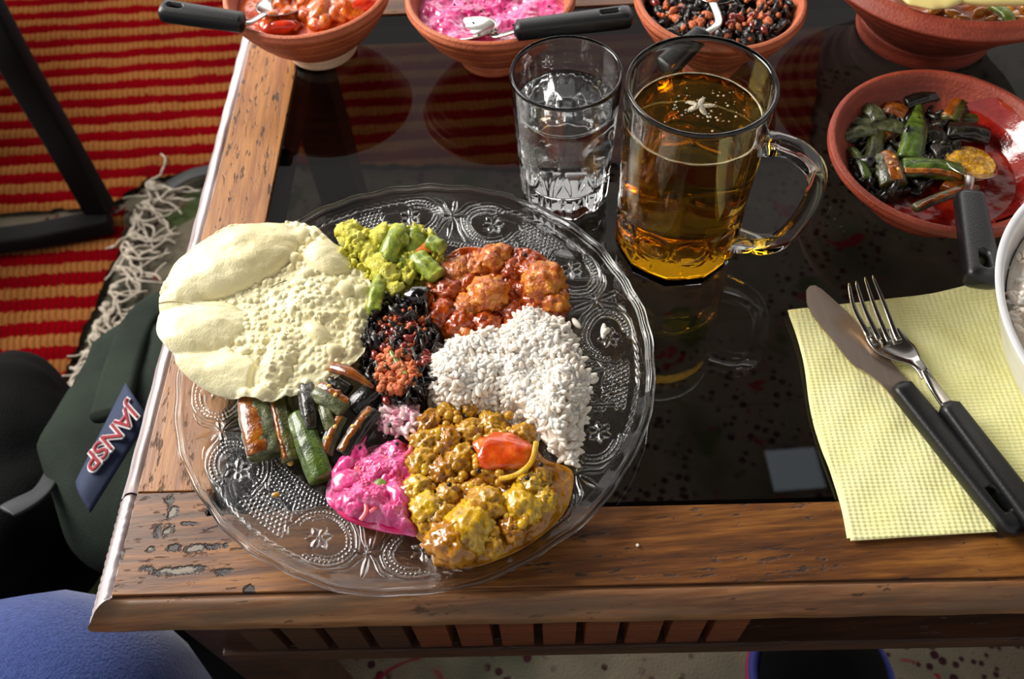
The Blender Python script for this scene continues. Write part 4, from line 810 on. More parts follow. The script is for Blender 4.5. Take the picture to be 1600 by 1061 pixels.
# ================================================================== okra
okra_bright = food('okra_green', [(34, 50, 8), (66, 88, 20), (96, 116, 36)], 120, .30, .0004, 900, coat=.45); okra_pale = food('okra_pale', [(44, 50, 26), (86, 92, 56), (126, 128, 92)], 160, .36, .0005, 800, coat=.4)
okra_dark = food('okra_dark', [(10, 8, 6), (24, 20, 12), (44, 36, 20)], 120, .28, .0006, 500, coat=.5); okra_olive = food('okra_olive', [(26, 28, 8), (58, 60, 18), (88, 82, 34)], 110, .3, .0006, 500, coat=.4)
okra_brown = food('okra_fried_flesh', [(70, 26, 4), (132, 66, 10), (176, 110, 28)], 100, .22, .0005, 400, coat=.6); okra_seed_m = food('okra_seed', [(206, 150, 60), (240, 206, 120)], 100, .3, 0)
OM = dict(g=okra_bright, p=okra_pale, d=okra_dark, o=okra_olive, b=okra_brown)
def okra(p0, p1, w, kind, label, group, flesh=None, seeds=0, t=.62, taper=(1, 1), seed=0, bend=.002, roll=0.0, curl=.0):
    """length of okra pod: ridged five-sided skin, flesh face where it is cut along, seeds in the cut"""
    p0, p1 = np.array(p0, float), np.array(p1, float); L = np.linalg.norm(p1 - p0); n = 34; s = np.linspace(0, 1, n); d = (p1 - p0) / L; sd = np.cross(d, [0, 0, 1]); sd /= np.linalg.norm(sd); nn = np.cross(sd, d)
    P = p0 + s[:, None] * (p1 - p0) + np.array([0, 0, 1]) * (bend * np.sin(np.pi * s))[:, None] + sd * (curl * np.sin(np.pi * s))[:, None]
    wd = w * np.interp(s, [0, .5, 1], [taper[0], 1, taper[1]]); env = np.clip(np.minimum(s / .02, (1 - s) / .02), .0, 1) ** .5; wd = wd * (.86 + .14 * env)
    m = 40; a = np.linspace(0, 2 * np.pi, m, endpoint=False); rad = .5 * (.90 + .10 * np.abs(np.cos(2.5 * (a - roll))) ** .7)
    q = P[:, None] + sd * (wd[:, None] * rad * np.cos(a))[..., None] + nn * (wd[:, None] * rad * np.sin(a) * t)[..., None]
    nz_ = fbm(xyz(*(np.moveaxis(q, -1, 0) * 260)) + seed * 3.3, 3, seed); long = vnoise(xyz(a[None] * 6, s[:, None] * 5, seed)); c = P[:, None]; q = c + (q - c) * (1 + .05 * nz_ + .07 * long)[..., None]
    V = q.reshape(-1, 3); ce = [P[0] + (P[1] - P[0]) * .6, P[-1] - (P[-1] - P[-2]) * .6]
    V = np.vstack([V, ce]); k = n * m; F = gridF(n, m).tolist() + [[k, (i + 1) % m, i] for i in range(m)] + [[k + 1, (n - 1) * m + i, (n - 1) * m + (i + 1) % m] for i in range(m)]
    o = add('okra_piece', (V, F), OM[kind], None, label, 'okra', group)
    if flesh is not None:           # flesh = (side offset, width) of the cut face, as fractions of the pod
        so, fw = flesh; FP = P + sd * (so * wd)[:, None] + nn * (wd * t * .5 * .80 * math.cos(min(1.4, abs(so) * 2.2)))[:, None]; V2, F2 = loft(FP[1:-1], wd[1:-1] * fw, wd[1:-1] * t * .34, 16); V2 = V2 + .0004 * fbm(V2 * 400, 2, seed)[:, None]
        add('flesh', (V2, F2), okra_brown, o, label='orange-brown cut flesh')
        for i in range(seeds):
            f = .2 + .6 * (i + .5) / seeds; c = p0 + f * (p1 - p0) + sd * (so * w + (i % 2 - .5) * w * .2) + nn * (w * t * .55) + np.array([0, 0, bend * math.sin(math.pi * f)]); add('okra_seed', chunk(c, (.0014, .0012, .0008), i, 2, .1), okra_seed_m, o)
    return o
PX = .00040
def ok(u0, v0, u1, v1, z0, z1, wpx, *a, scale=PX, **k): return okra(W(u0, v0, z0), W(u1, v1, z1), wpx * scale, *a, **k)
gp = 'fried okra pieces beside the papadum'
ok(398, 618, 416, 714, .0165, .0155, 50, 'p', 'wide pale-skinned okra piece split open, leftmost below the papadum', gp, flesh=(.16, .58), seeds=0, t=.5, seed=1)
ok(430, 604, 458, 722, .0170, .0150, 27, 'o', 'long thin olive okra strip, second from the left under the papadum', gp, flesh=(.25, .3), seeds=0, seed=2, t=.7)
ok(466, 646, 503, 750, .0185, .0165, 35, 'g', 'brightest green okra piece with reddish cut end, nearest the plate rim', gp, t=.62, seed=3)
ok(478, 600, 487, 672, .0215, .0220, 24, 'd', 'dark wrinkled okra lying over the top of the bright green piece', gp, seed=4, taper=(1, .7))
ok(492, 612, 540, 640, .0235, .0225, 30, 'p', 'short pale wrinkled okra showing seeds, below the papadum edge', gp, flesh=(-.3, .4), seeds=2, seed=5)
ok(516, 572, 584, 606, .0240, .0220, 17, 'b', 'tapered brown okra tip pointing to the dark beans', gp, seed=6, taper=(1, .3), bend=.004)
ok(508, 712, 533, 650, .0165, .0200, 22, 'o', 'narrow okra with brown seeds between green piece and raita', gp, flesh=(.0, .5), seeds=2, seed=7)
ok(535, 712, 585, 640, .0165, .0190, 27, 'd', 'dark okra piece touching the pink raita', gp, flesh=(-.1, .4), seeds=1, seed=8)
ok(505, 632, 518, 672, .0225, .0215, 17, 'p', 'small grey wrinkled okra scrap in the middle of the okra', gp, seed=9)
ok(486, 580, 545, 612, .0175, .0185, 22, 'd', 'dark green okra half hidden under the papadum edge', gp, seed=10)
ok(548, 640, 600, 596, .0150, .0165, 30, 'd', 'blackened okra beside the chopped dark vegetables', gp, seed=11)
ok(410, 600, 470, 690, .0120, .0120, 30, 'd', 'blackened okra lying beneath the olive strip', gp, seed=12)
add('okra_scrap', chunk(W(453, 722, .0150), (.0018, .0026, .0010), .3, 2, .15, 1, 2), okra_seed_m, label='loose yellow okra seed at the end of the olive strip', cat='seed')
add('okra_scrap', chunk(W(430, 773, .0150), (.0024, .0016, .0010), .1, 2, .15, 1, 5), oil_m, label='drop of yellow oil on the embossed plate rim', cat='crumb')
gd = 'fried okra pieces in the clay dish'; DZ = .022
sauce = add('okra_sauce', pool(B5, .0520, .0205, .0007, 17, 40, depth=.006), food('red_oily_sauce', [(84, 8, 6), (128, 20, 12), (150, 44, 24)], 40, .10, .0003, 240, coat=.8), label='red oily sauce pooled in the right half of the okra dish', cat='sauce')
dark_u = add('okra_scraps', crumbs(240, lambda: (lambda a, q: W(1400 + 88 * q * math.cos(a), 232 + 78 * q * math.sin(a), .0155 + RNG.random() * .005))(RNG.random() * 6.28, math.sqrt(RNG.random())), .003, .008, 2, .7, .45), okra_dark, label='blackened okra scraps under the pieces in the clay dish', cat='okra', kind='stuff')
L_ = [((1318, 190, 1412, 202), 21, 'p', 'grey-green okra pod lying level near the left rim of the clay dish', {}),
      ((1317, 214, 1368, 204), 17, 'p', 'thin pale okra strip nearest the left rim of the dish', {}),
      ((1352, 168, 1374, 190), 22, 'p', 'stubby grey okra end behind the level grey-green pod', {}),
      ((1421, 252, 1437, 163), 28, 'g', 'green okra pod pointing up, tallest in the clay dish', dict(taper=(1.1, .25))),
      ((1408, 262, 1502, 272), 28, 'g', 'green okra half lying across the front of the dish', dict(flesh=(.35, .3), seeds=0)),
      ((1428, 326, 1528, 290), 13, 'o', 'thin brown-edged okra strip against the black spoon handle', dict(flesh=(.1, .5), seeds=0)),
      ((1380, 246, 1396, 292), 32, 'o', 'split okra with yellow seeds showing, near the front rim', dict(flesh=(-.05, .5), seeds=3)),
      ((1371, 202, 1360, 264), 20, 'o', 'olive okra standing between the grey pods and split okra', {}),
      ((1330, 232, 1356, 280), 11, 'g', 'narrow green okra strip along the left inside wall', {}),
      ((1448, 205, 1462, 228), 34, 'd', 'charred glossy okra in the centre of the dish', {}),
      ((1455, 245, 1490, 236), 30, 'd', 'charred okra lump right of the tall green pod', {}),
      ((1412, 162, 1466, 148), 22, 'd', 'charred okra at the back rim of the dish', {}),
      ((1340, 162, 1392, 152), 19, 'b', 'brown okra scrap at the back left of the dish', {}),
      ((1484, 192, 1522, 128), 28, 'o', 'broad brown okra leaning on the back rim', dict(flesh=(-.2, .5), seeds=0)),
      ((1478, 205, 1546, 214), 26, 'd', 'long charred okra pointing at the red sauce', {}),
      ((1482, 190, 1534, 186), 18, 'o', 'dark green okra behind the long charred one', {}),
      ((1396, 150, 1404, 196), 12, 'd', 'thin dark okra upright behind the green pod', {}),
      ((1380, 170, 1416, 180), 22, 'b', 'orange-fleshed okra scrap at the back of the pile', {}),
      ((1372, 215, 1402, 205), 20, 'b', 'reddish okra scrap beside the grey-green pod', {}),
      ((1480, 300, 1500, 280), 22, 'b', 'reddish okra flesh under the front green half', dict(seeds=0))]
for i, ((a, b, c, d), w, kd, lb, kw) in enumerate(L_):
    z = DZ + .004 * (i in (3, 4, 5, 6)) + .002 * (i % 3) + .003 * (i < 3); ok(a, b, c, d, z, z + .001, w, kd, lb, gd, scale=.00054, seed=20 + i, **kw)
fa = np.linspace(-1.15, 1.25, 80); fs = np.linspace(0, 1, 16)[:, None]; hz_ = .0190 + fs * ((.0140 + .004 * np.sin(fa * 3) + .005 * vnoise(xyz(fa * 5, 1, 1))) * np.clip((1.3 - np.abs(fa)) / .6, 0.05, 1))[None]; fr_w = np.interp(hz_, [.0076, .0092, .0176, .0277, .0370, .0415], [.020, .040, .0470, .0582, .0641, .0655]) - .0010
ft = xyz(B5[0] + fr_w * np.cos(fa), B5[1] + fr_w * np.sin(fa), hz_ + .0006); fb = ft.copy(); fb[..., 0] += .0012 * np.cos(fa); fb[..., 1] += .0012 * np.sin(fa); fb[..., 2] -= .0008
add('sauce_film', (np.concatenate([ft, fb[:, ::-1]], 1).reshape(-1, 3), gridF(16, 160)), bpy.data.materials['red_oily_sauce'], sauce)
# ================================================================== foods on the plate
def base_z(x, y): return pz_xy(x, y) + .0007
def portion(name, px, cpx, hgt, mat, label, cat, amp=.0012, f=150, seed=0, rise=.010, nt=260, nr=90, lump=.0, z=.013, kind=None, f2=60, dome=1.0):
    O = [W(u, v, z)[:2] for u, v in px]; C = W(*cpx, z)[:2]
    def top(x, y, e):
        h = hgt * sst(e, -.0005, rise) ** .8; n = fbm(xyz(x * f, y * f, seed), 4, seed, .55); l = vnoise(xyz(x * f2, y * f2, seed + 7))
        return base_z(x, y) + .0006 + h * (1 + .25 * l) + amp * n * sst(e, 0, .004) + lump * np.abs(l) * sst(e, 0, .006)
    return add(name, mound(O, C, top, base_z, nt, nr), mat, label=label, cat=cat, kind=kind), top
def zat(px, hgt): return None
def on(u, v, h):
    """a point h above the plate as seen at (u, v)"""
    z = .012
    for _ in range(6): p = W(u, v, z); z = float(base_z(p[0], p[1])) + h
    return W(u, v, z)
# pink raita
pk, _ = portion('beetroot_raita', [(509, 766), (514, 742), (528, 722), (548, 704), (572, 690), (596, 684), (622, 678), (645, 690), (652, 720), (650, 770), (654, 834), (630, 836), (596, 830), (562, 818), (528, 800), (512, 786)], (590, 765), .0105, pink_m, 'pink beetroot raita dotted with mustard seeds on the plate', 'raita', .0034, 150, 3, .011, lump=.003)
for i, (u, v) in enumerate(((601, 682), (620, 694), (536, 742), (618, 744), (595, 734), (632, 822), (562, 700), (610, 665))): add('mustard_seed', chunk(on(u, v, .0128 if v < 800 else .0045), (.0013, .0013, .0013), 0, 2, .06), seed_m, pk)
add('green_chilli_slice', chunk(on(592, 758, .0140), (.0040, .0034, .0012), .4, 3, .12, 1, 2), green_m, pk)
for i, (u, v, a) in enumerate(((565, 740, -.6), (572, 800, 1.3), (610, 715, .4), (560, 770, .5), (640, 705, 1.0), (590, 790, 1.0))): add('onion_shred', loft(bez([on(u, v, .0125) + np.array([math.cos(a + q * .3), math.sin(a + q * .3), 0]) * (q * .005) for q in (-1, 0, 1)], 12), .0026, .0014, 10), food('pink_onion', [(220, 60, 80), (240, 140, 150)], 80, .2, 0, sss=.3, coat=.4) if i == 0 else bpy.data.materials['pink_onion'], pk)
for i in range(22):
    u, v = 530 + RNG.random() * 115, 690 + RNG.random() * 130; s = .0028 + RNG.random() * .0030
    if (u - 600) / 60 + (v - 700) / 130 > -.9 and v < 812: add('raita_lump', chunk(on(u, v, .0085 + .002 * RNG.random()), (s * 1.5, s, s * .8), RNG.random() * 6, 3, .3, 2.0, i + 70, fine=.08), pink_m, pk)
add('beet_juice', mound([W(u, v, .011)[:2] for u, v in ((522, 792), (545, 786), (600, 800), (655, 815), (660, 838), (620, 838), (570, 826), (538, 812))], W(596, 816, .011)[:2], lambda x, y, e: base_z(x, y) + .0022 * sst(e, 0, .003), base_z, 120, 14), food('beet_juice', [(190, 10, 80), (226, 36, 112)], 60, .08, 0, sss=.2, coat=.8), pk, label='pool of magenta juice')
# dal / sambar with lentils, potato and tomato
sam_m = food('turmeric_gravy', [(132, 76, 2), (168, 108, 6), (194, 138, 24)], 80, .14, .0005, 320, sss=.15, coat=.7); potato_m = food('turmeric_potato', [(170, 122, 8), (204, 160, 24), (222, 186, 60)], 90, .22, .0006, 420, sss=.2, coat=.5)
lent_m = food('soft_lentil', [(148, 96, 8), (186, 136, 22), (212, 168, 56)], 120, .25, .0005, 500, sss=.2, coat=.45)
sb, _ = portion('lentil_curry', [(648, 668), (662, 640), (700, 634), (735, 622), (770, 634), (806, 650), (830, 680), (850, 716), (892, 736), (894, 770), (884, 800), (862, 828), (826, 856), (790, 874), (750, 888), (718, 890), (692, 880), (672, 858), (652, 842), (640, 822), (628, 796), (630, 760), (636, 720)], (745, 765), .0056, sam_m, 'yellow lentil curry with potato lumps and a tomato piece on the plate', 'curry', .0011, 150, 12, .013, nt=340, nr=120, lump=.0018)
heap = [(672, 660, 20, 12), (700, 648, 18, 11), (735, 636, 15, 12), (665, 690, 22, 12), (700, 690, 26, 12), (735, 675, 24, 13), (770, 665, 22, 13), (660, 725, 26, 12), (690, 740, 24, 12), (648, 770, 26, 11), (668, 800, 26, 10), (720, 720, 26, 12), (745, 765, 18, 9), (700, 775, 20, 10), (760, 790, 30, 11), (735, 825, 36, 11), (705, 850, 34, 10), (690, 810, 24, 9), (815, 790, 28, 10), (830, 760, 22, 9), (800, 825, 20, 8), (850, 780, 18, 8), (845, 745, 16, 8), (822, 712, 16, 9), (790, 735, 22, 8), (770, 850, 18, 7), (780, 690, 24, 12), (812, 680, 20, 12)]
for i, (u, v, r, h) in enumerate(heap):
    s = r * .00038; add('lentil_clump', chunk(on(u, v, h * .00078), (s, s * .85, s * .72), RNG.random() * 6, 4, .22, 3.2, i + 3, fine=.16), (potato_m if i in (15, 16, 18, 19, 21, 9, 10) else lent_m) if i % 4 else sam_m, sb)
for i in range(110):
    u, v = 640 + RNG.random() * 190, 640 + RNG.random() * 200; s = .0016 + RNG.random() * .0016
    if (u - 740) ** 2 / 100 ** 2 + (v - 745) ** 2 / 120 ** 2 < 1: add('lentil', chunk(on(u, v, .0105 + .003 * (v < 740)), (s, s, s * .7), RNG.random() * 6, 2, .15, 1.2, i), lent_m if i % 3 else potato_m, sb)
for i, (u, v) in enumerate(((739, 699), (747, 736), (702, 757), (824, 747), (775, 792), (690, 790), (845, 726))): add('mustard_seed', chunk(on(u, v, .0155 if v < 760 else .013), (.0014, .0014, .0013), 0, 2, .06), seed_m, sb)
tp = on(786, 706, .0160); add('tomato_piece', chunk(tp, (.0150, .0112, .0052), -.05, 4, .26, 1.6, 14, fine=.02), food('stewed_tomato', [(176, 46, 6), (202, 76, 14), (216, 116, 36)], 70, .2, .0004, 300, sss=.1, coat=.6), sb, label='soft red tomato piece')
add('lentil_skin', loft(bez([on(838, 690, .016), on(830, 722, .016), on(806, 742, .015), on(780, 748, .014)], 30), .0030, .0014, 10), potato_m, sb)
# red prawn curry
or_m = food('red_gravy_plate', [(124, 38, 2), (166, 64, 5), (190, 96, 18)], 90, .16, .0007, 420, coat=.6); prawn_m = food('spiced_lump', [(158, 62, 4), (198, 104, 12), (222, 152, 44)], 150, .26, .0012, 600, sss=.05, coat=.5)
pc, _ = portion('prawn_curry', [(664, 486), (668, 450), (684, 424), (694, 398), (712, 390), (740, 387), (780, 390), (815, 394), (850, 404), (874, 424), (882, 456), (884, 492), (872, 508), (840, 512), (800, 520), (760, 528), (715, 528), (676, 516)], (775, 455), .0075, or_m, 'glossy red-orange curry with round lumps at the far side of the plate', 'curry', .0012, 150, 22, .006, lump=.002)
for i, (u, v, r, h) in enumerate(((715, 425, 24, 9), (700, 455, 22, 9), (748, 416, 22, 9), (775, 404, 26, 9), (800, 420, 18, 8), (764, 460, 30, 14), (730, 480, 22, 10), (690, 490, 24, 9), (720, 505, 24, 8), (760, 505, 22, 8), (830, 425, 18, 9), (850, 440, 32, 13), (835, 470, 20, 9), (866, 470, 22, 9), (800, 490, 20, 8), (690, 430, 18, 9), (735, 445, 18, 9), (815, 455, 14, 7), (780, 430, 16, 8))):
    s = r * .00042; add('curry_lump', chunk(on(u, v, h * .0009), (s, s * .9, s * .75), RNG.random() * 6, 4, .20, 2.8, i + 50, fine=.13), prawn_m if i in (2, 3, 5, 11, 13, 0, 6) else or_m, pc)
for i in range(40):
    u, v = 672 + RNG.random() * 200, 395 + RNG.random() * 125; s = .0020 + RNG.random() * .0022; add('curry_lump', chunk(on(u, v, .0085 + .002 * RNG.random()), (s * 1.3, s, s * .7), RNG.random() * 6, 3, .3, 2.2, i + 90, fine=.12), or_m if i % 3 else prawn_m, pc)
for u, v in ((820, 398), (830, 420)): add('mustard_seed', chunk(on(u, v, .0125), (.0016, .0014, .0013), 0, 2, .06), seed_m, pc)
# chopped dark vegetables with beans and coconut
bk, _ = portion('dark_vegetable_fry', [(562, 560), (566, 520), (576, 492), (600, 478), (630, 462), (664, 462), (690, 490), (696, 520), (680, 552), (668, 590), (664, 636), (640, 648), (600, 640), (572, 612)], (625, 555), .0085, dark_m, 'dark chopped greens, red beans and spiced coconut in the middle of the plate', 'vegetables', .0022, 220, 33, .008)
def blobfn(cu, cv, ru, rv, h0, h1):
    def f():
        a = RNG.random() * 6.283; q = math.sqrt(RNG.random()); return on(cu + ru * q * math.cos(a), cv + rv * q * math.sin(a), h0 + (h1 - h0) * RNG.random() * (1 - .4 * q))
    return f
add('dark_leaf', crumbs(520, blobfn(625, 550, 60, 86, .007, .014), .0010, .0046, 2, .9, .35), dark_m, bk, kind='stuff')
for i in range(44):
    p = blobfn(622, 560, 46, 74, .0125, .0155)(); add('red_bean', chunk(p, (.0036, .0023, .0022), RNG.random() * 6, 2, .18, 1, i, RNG.random()), brick_m, bk)
add('coconut_crumb', join([crumbs(190, blobfn(618, 580, 30, 36, .0140, .0175), .0010, .0026, 2, .5), crumbs(70, blobfn(628, 515, 40, 34, .0125, .0155), .0008, .0020, 2, .5)]), coco_m, bk, kind='stuff')
add('aubergine_piece', chunk(on(652, 462, .0150), (.0085, .0070, .0050), .3, 4, .16, 1.3, 8), food('aubergine_skin', [(8, 6, 8), (20, 16, 20)], 60, .12, .0002, coat=.8), bk, label='glossy black skinned piece')
add('curry_leaf', loft(bez([on(610, 548, .018), on(622, 568, .0185), on(636, 586, .0175)], 16), [.001] + [.0028] * 12 + [.0022] * 2 + [.0008], .0012, 10), green_m, bk)
# yellow-green beans with coconut
bean_m = food('turmeric_bean', [(92, 112, 24), (132, 148, 44), (190, 192, 70)], 110, .36, .0005, 500, coat=.25, sss=.1); yel_m = food('turmeric_coconut', [(176, 166, 30), (214, 208, 70), (234, 230, 130)], 220, .5, .0010, 800, sss=.2)
gb, _ = portion('green_bean_curry', [(524, 362), (548, 352), (580, 362), (620, 360), (655, 372), (690, 392), (696, 420), (690, 442), (662, 450), (640, 470), (610, 486), (586, 480), (574, 450), (556, 410), (532, 384)], (612, 415), .0065, yel_m, 'yellow-green beans with grated coconut beside the papadum', 'vegetables', .0025, 260, 44, .008)
for i, (a, b, w, m_) in enumerate([((588, 405), (560, 378), 24, 'y'), ((560, 372), (532, 356), 20, 'y'), ((602, 412), (628, 352), 24, 'g'), ((650, 360), (648, 404), 26, 'g'), ((648, 400), (686, 436), 26, 'g'), ((596, 432), (582, 490), 18, 'g'), ((620, 390), (640, 430), 20, 'g'), ((585, 378), (606, 362), 22, 'y'), ((668, 378), (694, 394), 18, 'g'), ((600, 440), (622, 462), 24, 'y'), ((575, 400), (618, 442), 26, 'y'), ((640, 372), (604, 384), 18, 'g')]):
    h = (.0130 + .0022 * (i % 3)); p0, p1 = on(*a, h), on(*b, h - .001); P = bez([p0, (p0 + p1) / 2 + [0, 0, .002], p1], 24); kx = np.linspace(0, 1, len(P)); env = np.clip(np.minimum(kx, 1 - kx) / .12, .25, 1) ** .6
    V, F = loft(P, w * .00052 * env, w * .00040 * env, 20); V = V + (.0014 if m_ == 'y' else .0009) * fbm(V * 260, 3, i)[:, None] * RNG.choice([1, 1], 1)
    add('bean_piece', (V, F), bean_m if m_ == 'g' else yel_m, gb, label=None)
p0, p1 = on(634, 404, .0150), on(688, 386, .0150); add('carrot_slice', loft(bez([p0, (p0 + p1) / 2 + [0, .002, .002], p1], 20), [.002] + [.0085] * 12 + [.006] * 4 + [.002], .0040, 16), food('carrot', [(214, 92, 14), (236, 130, 40)], 80, .3, .0003, sss=.2, coat=.3), gb, label='orange carrot slice')
add('coconut_crumb', join([crumbs(280, blobfn(600, 400, 66, 40, .010, .0195), .0008, .0030, 2, .6), crumbs(150, blobfn(640, 395, 55, 45, .010, .0185), .0008, .0022, 2, .6), crumbs(110, blobfn(612, 455, 28, 34, .006, .0125), .0010, .0026, 2, .5)]), yel_m, gb, kind='stuff')
# mound of rice
ro = [(662, 566), (684, 540), (706, 526), (735, 520), (765, 512), (795, 500), (812, 480), (838, 478), (872, 494), (890, 516), (902, 546), (914, 580), (922, 612), (912, 650), (902, 690), (900, 728), (872, 716), (850, 690), (820, 660), (770, 650), (720, 650), (684, 640), (664, 610)]
rc, rtop = portion('rice', ro, (800, 590), .0150, rice_m.m, 'mound of steamed white rice on the right half of the plate', 'rice', .0022, 120, 55, .020, kind='stuff', lump=.0035)
OR = np.array([W(u, v, .016)[:2] for u, v in ro])
def inside(P, x, y):
    r = False; n = len(P)
    for i in range(n):
        (xa, ya), (xb, yb) = P[i], P[(i + 1) % n]
        if (ya > y) != (yb > y) and x < (xb - xa) * (y - ya) / (yb - ya) + xa: r = not r
    return r
CR = W(800, 590, .013)[:2]; pts = []; lo, hi = OR.min(0), OR.max(0)
OD = np.array([W(u, v, .013)[:2] for u, v in ro]); OD = resample([tuple(p) for p in OD], 260); th0 = np.arctan2(*(OD - CR).T[::-1]); rr0 = np.linalg.norm(OD - CR, axis=1); oo = np.argsort(th0); th0, rr0 = th0[oo], rr0[oo]
def rice_h(x, y):
    t = math.atan2(y - CR[1], x - CR[0]); R_ = np.interp(t, th0, rr0, period=2 * np.pi); d = math.hypot(x - CR[0], y - CR[1]); e = (1 - (d / R_) ** 1.25) * R_; return float(rtop(np.array(x), np.array(y), np.array(max(e, 0.0))))
while len(pts) < 1500:
    x, y = lo + RNG.random(2) * (hi - lo)
    if inside(OR, x, y): pts.append((x, y, rice_h(x, y) + .0004 + .0018 * RNG.random()))
for i in range(12): u, v = 900 + RNG.normal() * 6, 600 + RNG.normal() * 50; p = on(u, v, .002 + .006 * RNG.random()); pts.append(tuple(p))
add('rice_grain', grains(pts, seed=9), rice_m.m, rc, kind='stuff')
rp = food('rice_stained_pink', [(216, 120, 150), (236, 190, 196), (240, 226, 222)], 90, .35, .0003, sss=.3)
mp_ = [tuple(blobfn(625, 655, 36, 24, .006, .0125)()) for _ in range(130)]
add('rice_grain', grains(mp_, seed=12), rp, rc, label='pink-stained grains between raita and rice', kind='stuff')
for (u, v), lb in (((944, 517), 'white crumb lying on the embossed rim, right of the rice'), ((920, 590), 'small cluster of rice sticking out at the right of the rice mound')):
    p = on(u, v, .0022); pp = [tuple(p + np.array([RNG.normal() * .0012, RNG.normal() * .001, 0])) for _ in range(2 if u > 930 else 6)]; add('rice_crumb', grains(pp, seed=u), rice_m.m, label=lb, cat='crumb')
p = W(996, 852, .001); add('rice_crumb', grains([tuple(p)], seed=3, size=.5), rice_m.m, label='tiny white crumb on the front wooden rail', cat='crumb')
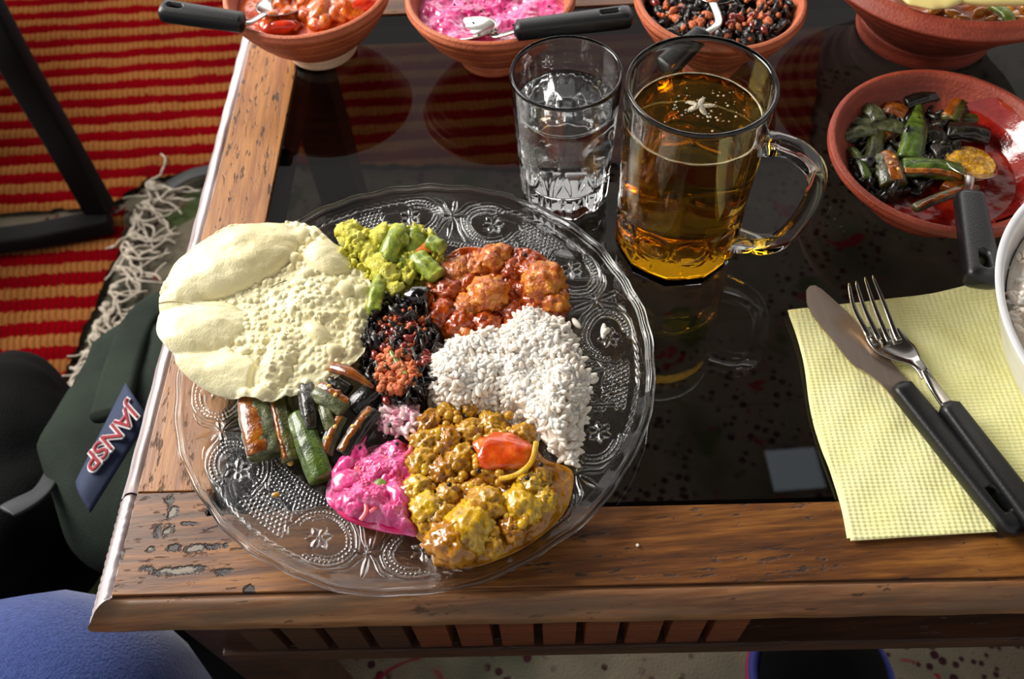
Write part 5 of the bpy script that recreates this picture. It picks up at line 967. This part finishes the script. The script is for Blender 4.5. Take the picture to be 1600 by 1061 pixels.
# ================================================================== papadum
def papadum():
    out = [(250, 478), (254, 448), (270, 424), (288, 402), (300, 384), (322, 368), (350, 350), (376, 344), (404, 347), (424, 346), (446, 340), (466, 342), (486, 350), (506, 362), (524, 374), (544, 388), (562, 402), (574, 424), (577, 452), (572, 480), (564, 500), (566, 526), (556, 544), (540, 560), (522, 576), (496, 592), (462, 604), (430, 616), (412, 620), (388, 614), (352, 612), (322, 606), (296, 592), (280, 576), (274, 558), (262, 546), (250, 528), (248, 504)]
    Z0 = .031; O = resample([tuple(W(u, v, Z0)[:2]) for u, v in out], 420); c = W(415, 480, Z0)[:2]; nr = 190; s = np.linspace(0, 1, nr)[:, None]; X = c[0] + s * (O[:, 0] - c[0]); Y = c[1] + s * (O[:, 1] - c[1])
    sc = .000395
    def g(u, v, ru, rv, h, rot=0.0, p=1.0, q=2.0):
        m = W(u, v, Z0); dx, dy = X - m[0], Y - m[1]; a = math.radians(rot); x = dx * math.cos(a) + dy * math.sin(a); y = -dx * math.sin(a) + dy * math.cos(a); d = (np.abs(x) / (ru * sc)) ** q + (np.abs(y) / (rv * sc)) ** q
        return h * np.clip(1 - d, 0, 1) ** p
    z = .0012 * fbm(xyz(X * 45, Y * 45, 2), 3, 60)
    B = [g(366, 404, 104, 60, .0145, 29, .55, 2.2), g(296, 458, 52, 30, .0080, 35, .8), g(302, 512, 74, 52, .0085, 8, .75), g(322, 578, 76, 38, .0070, -6, .8), g(464, 366, 20, 17, .0055, 60, .5), g(510, 396, 38, 30, .0070, -25, .5), g(458, 398, 11, 10, .0035, 0, .5), g(479, 371, 8, 7, .0022, 0, .5), g(477, 421, 14, 10, .0035, 10, .5), g(462, 437, 12, 9, .0026, 0, .5), g(538, 440, 14, 15, .0045, 30, .5), g(560, 440, 13, 10, .0035, 20, .5), g(548, 424, 9, 7, .0022, 0, .5), g(515, 432, 9, 8, .0018, 0, .5), g(500, 352, 16, 9, .0030, -30, .5), g(520, 538, 12, 11, .0042, 0, .5), g(492, 512, 24, 14, .0042, -50, .6), g(378, 543, 9, 7, .0022, 0, .5), g(349, 545, 10, 8, .0022, 0, .5), g(395, 608, 28, 10, .0030, -10, .5), g(370, 600, 10, 8, .002, 0, .5)]
    big = sum(b ** 5 for b in B) ** .2; cov = np.clip(big / .0015, 0, 1)
    d, v = cells(X, Y, 260, 3); sm = np.clip(1 - (d / (.30 + .22 * v)) ** 2, 0, 1) ** .5 * .0011 * (.3 + v); d2, v2 = cells(X, Y, 125, 8); sm2 = np.clip(1 - (d2 / (.30 * v2 + .12)) ** 2, 0, 1) ** .5 * .0017 * v2 * (v2 > .55)
    z = z + big + (sm + sm2) * (1 - cov * .92) + cov * .0007 * fbm(xyz(X * 70, Y * 120, 9), 3, 66)
    # folds and the drop of the right and front edges
    z = z + g(428, 560, 26, 60, .0055, -15, .9) - g(404, 575, 14, 46, .0035, -14, .9) + g(470, 470, 60, 26, .0035, -18, .8) - g(508, 470, 40, 16, .002, 10, .9) + g(552, 500, 16, 50, .003, -10, .9)
    dx = X - c[0]; dy = Y - c[1]; z = z - .010 * sst(dx, .02, .075) - .004 * sst(-dy, .02, .07) + .004 * sst(-dx, .02, .07)
    z = z + .0015 * s ** 3 * np.sin(np.linspace(0, 2 * np.pi, 420) * 7)[None]
    top = xyz(X, Y, Z0 + z - .004); th = .0010 * np.sqrt(np.clip(1 - s ** 8, .08, 1)) + 0 * X; bot = top.copy(); bot[..., 2] -= th
    V = np.concatenate([top.reshape(-1, 3), bot[::-1].reshape(-1, 3)]); return V, gridF(2 * nr, 420)
pm = NT('papadum_crisp'); pv_ = pm.coord(); fr_ = pm.ramp(pm.noise(pv_, 28, 4), [(.42, (0, 0, 0)), (.68, (1, 1, 1))])
pcx = pm.mix(pm.noise(pv_, 60, 4), s2l((236, 224, 172)), s2l((246, 238, 198))); pcx = pm.mix(pm.math('MULTIPLY', fr_, .35), pcx, s2l((206, 180, 112))); tst = pm.ramp(pm.noise(pm.coord(loc=(.02, .05, 0)), 22, 3), [(.66, (0, 0, 0)), (.8, (1, 1, 1))])
pm.set(col=pm.mix(pm.math('MULTIPLY', tst, .5), pcx, s2l((206, 160, 80))), rough=.42, sss=.25, coat=.15); pm.b.inputs['Subsurface Scale'].default_value = .003; pm.b.inputs['Subsurface Radius'].default_value = (1, .85, .5); pm.bump(pm.noise(pv_, 900, 3), .0003)
pap = add('papadum', papadum(), pm.m, label='large pale bubbly papadum overhanging the left edge of the plate', cat='papadum')
cm_ = W(436, 446, .030); add('dark_crease', loft(bez([cm_ + [-.004, -.002, .001], cm_ + [0, .0003, .0015], cm_ + [.005, .0025, .001]], 10), .0006, .0005, 6), seed_m, pap)  # thin dark line along a crease
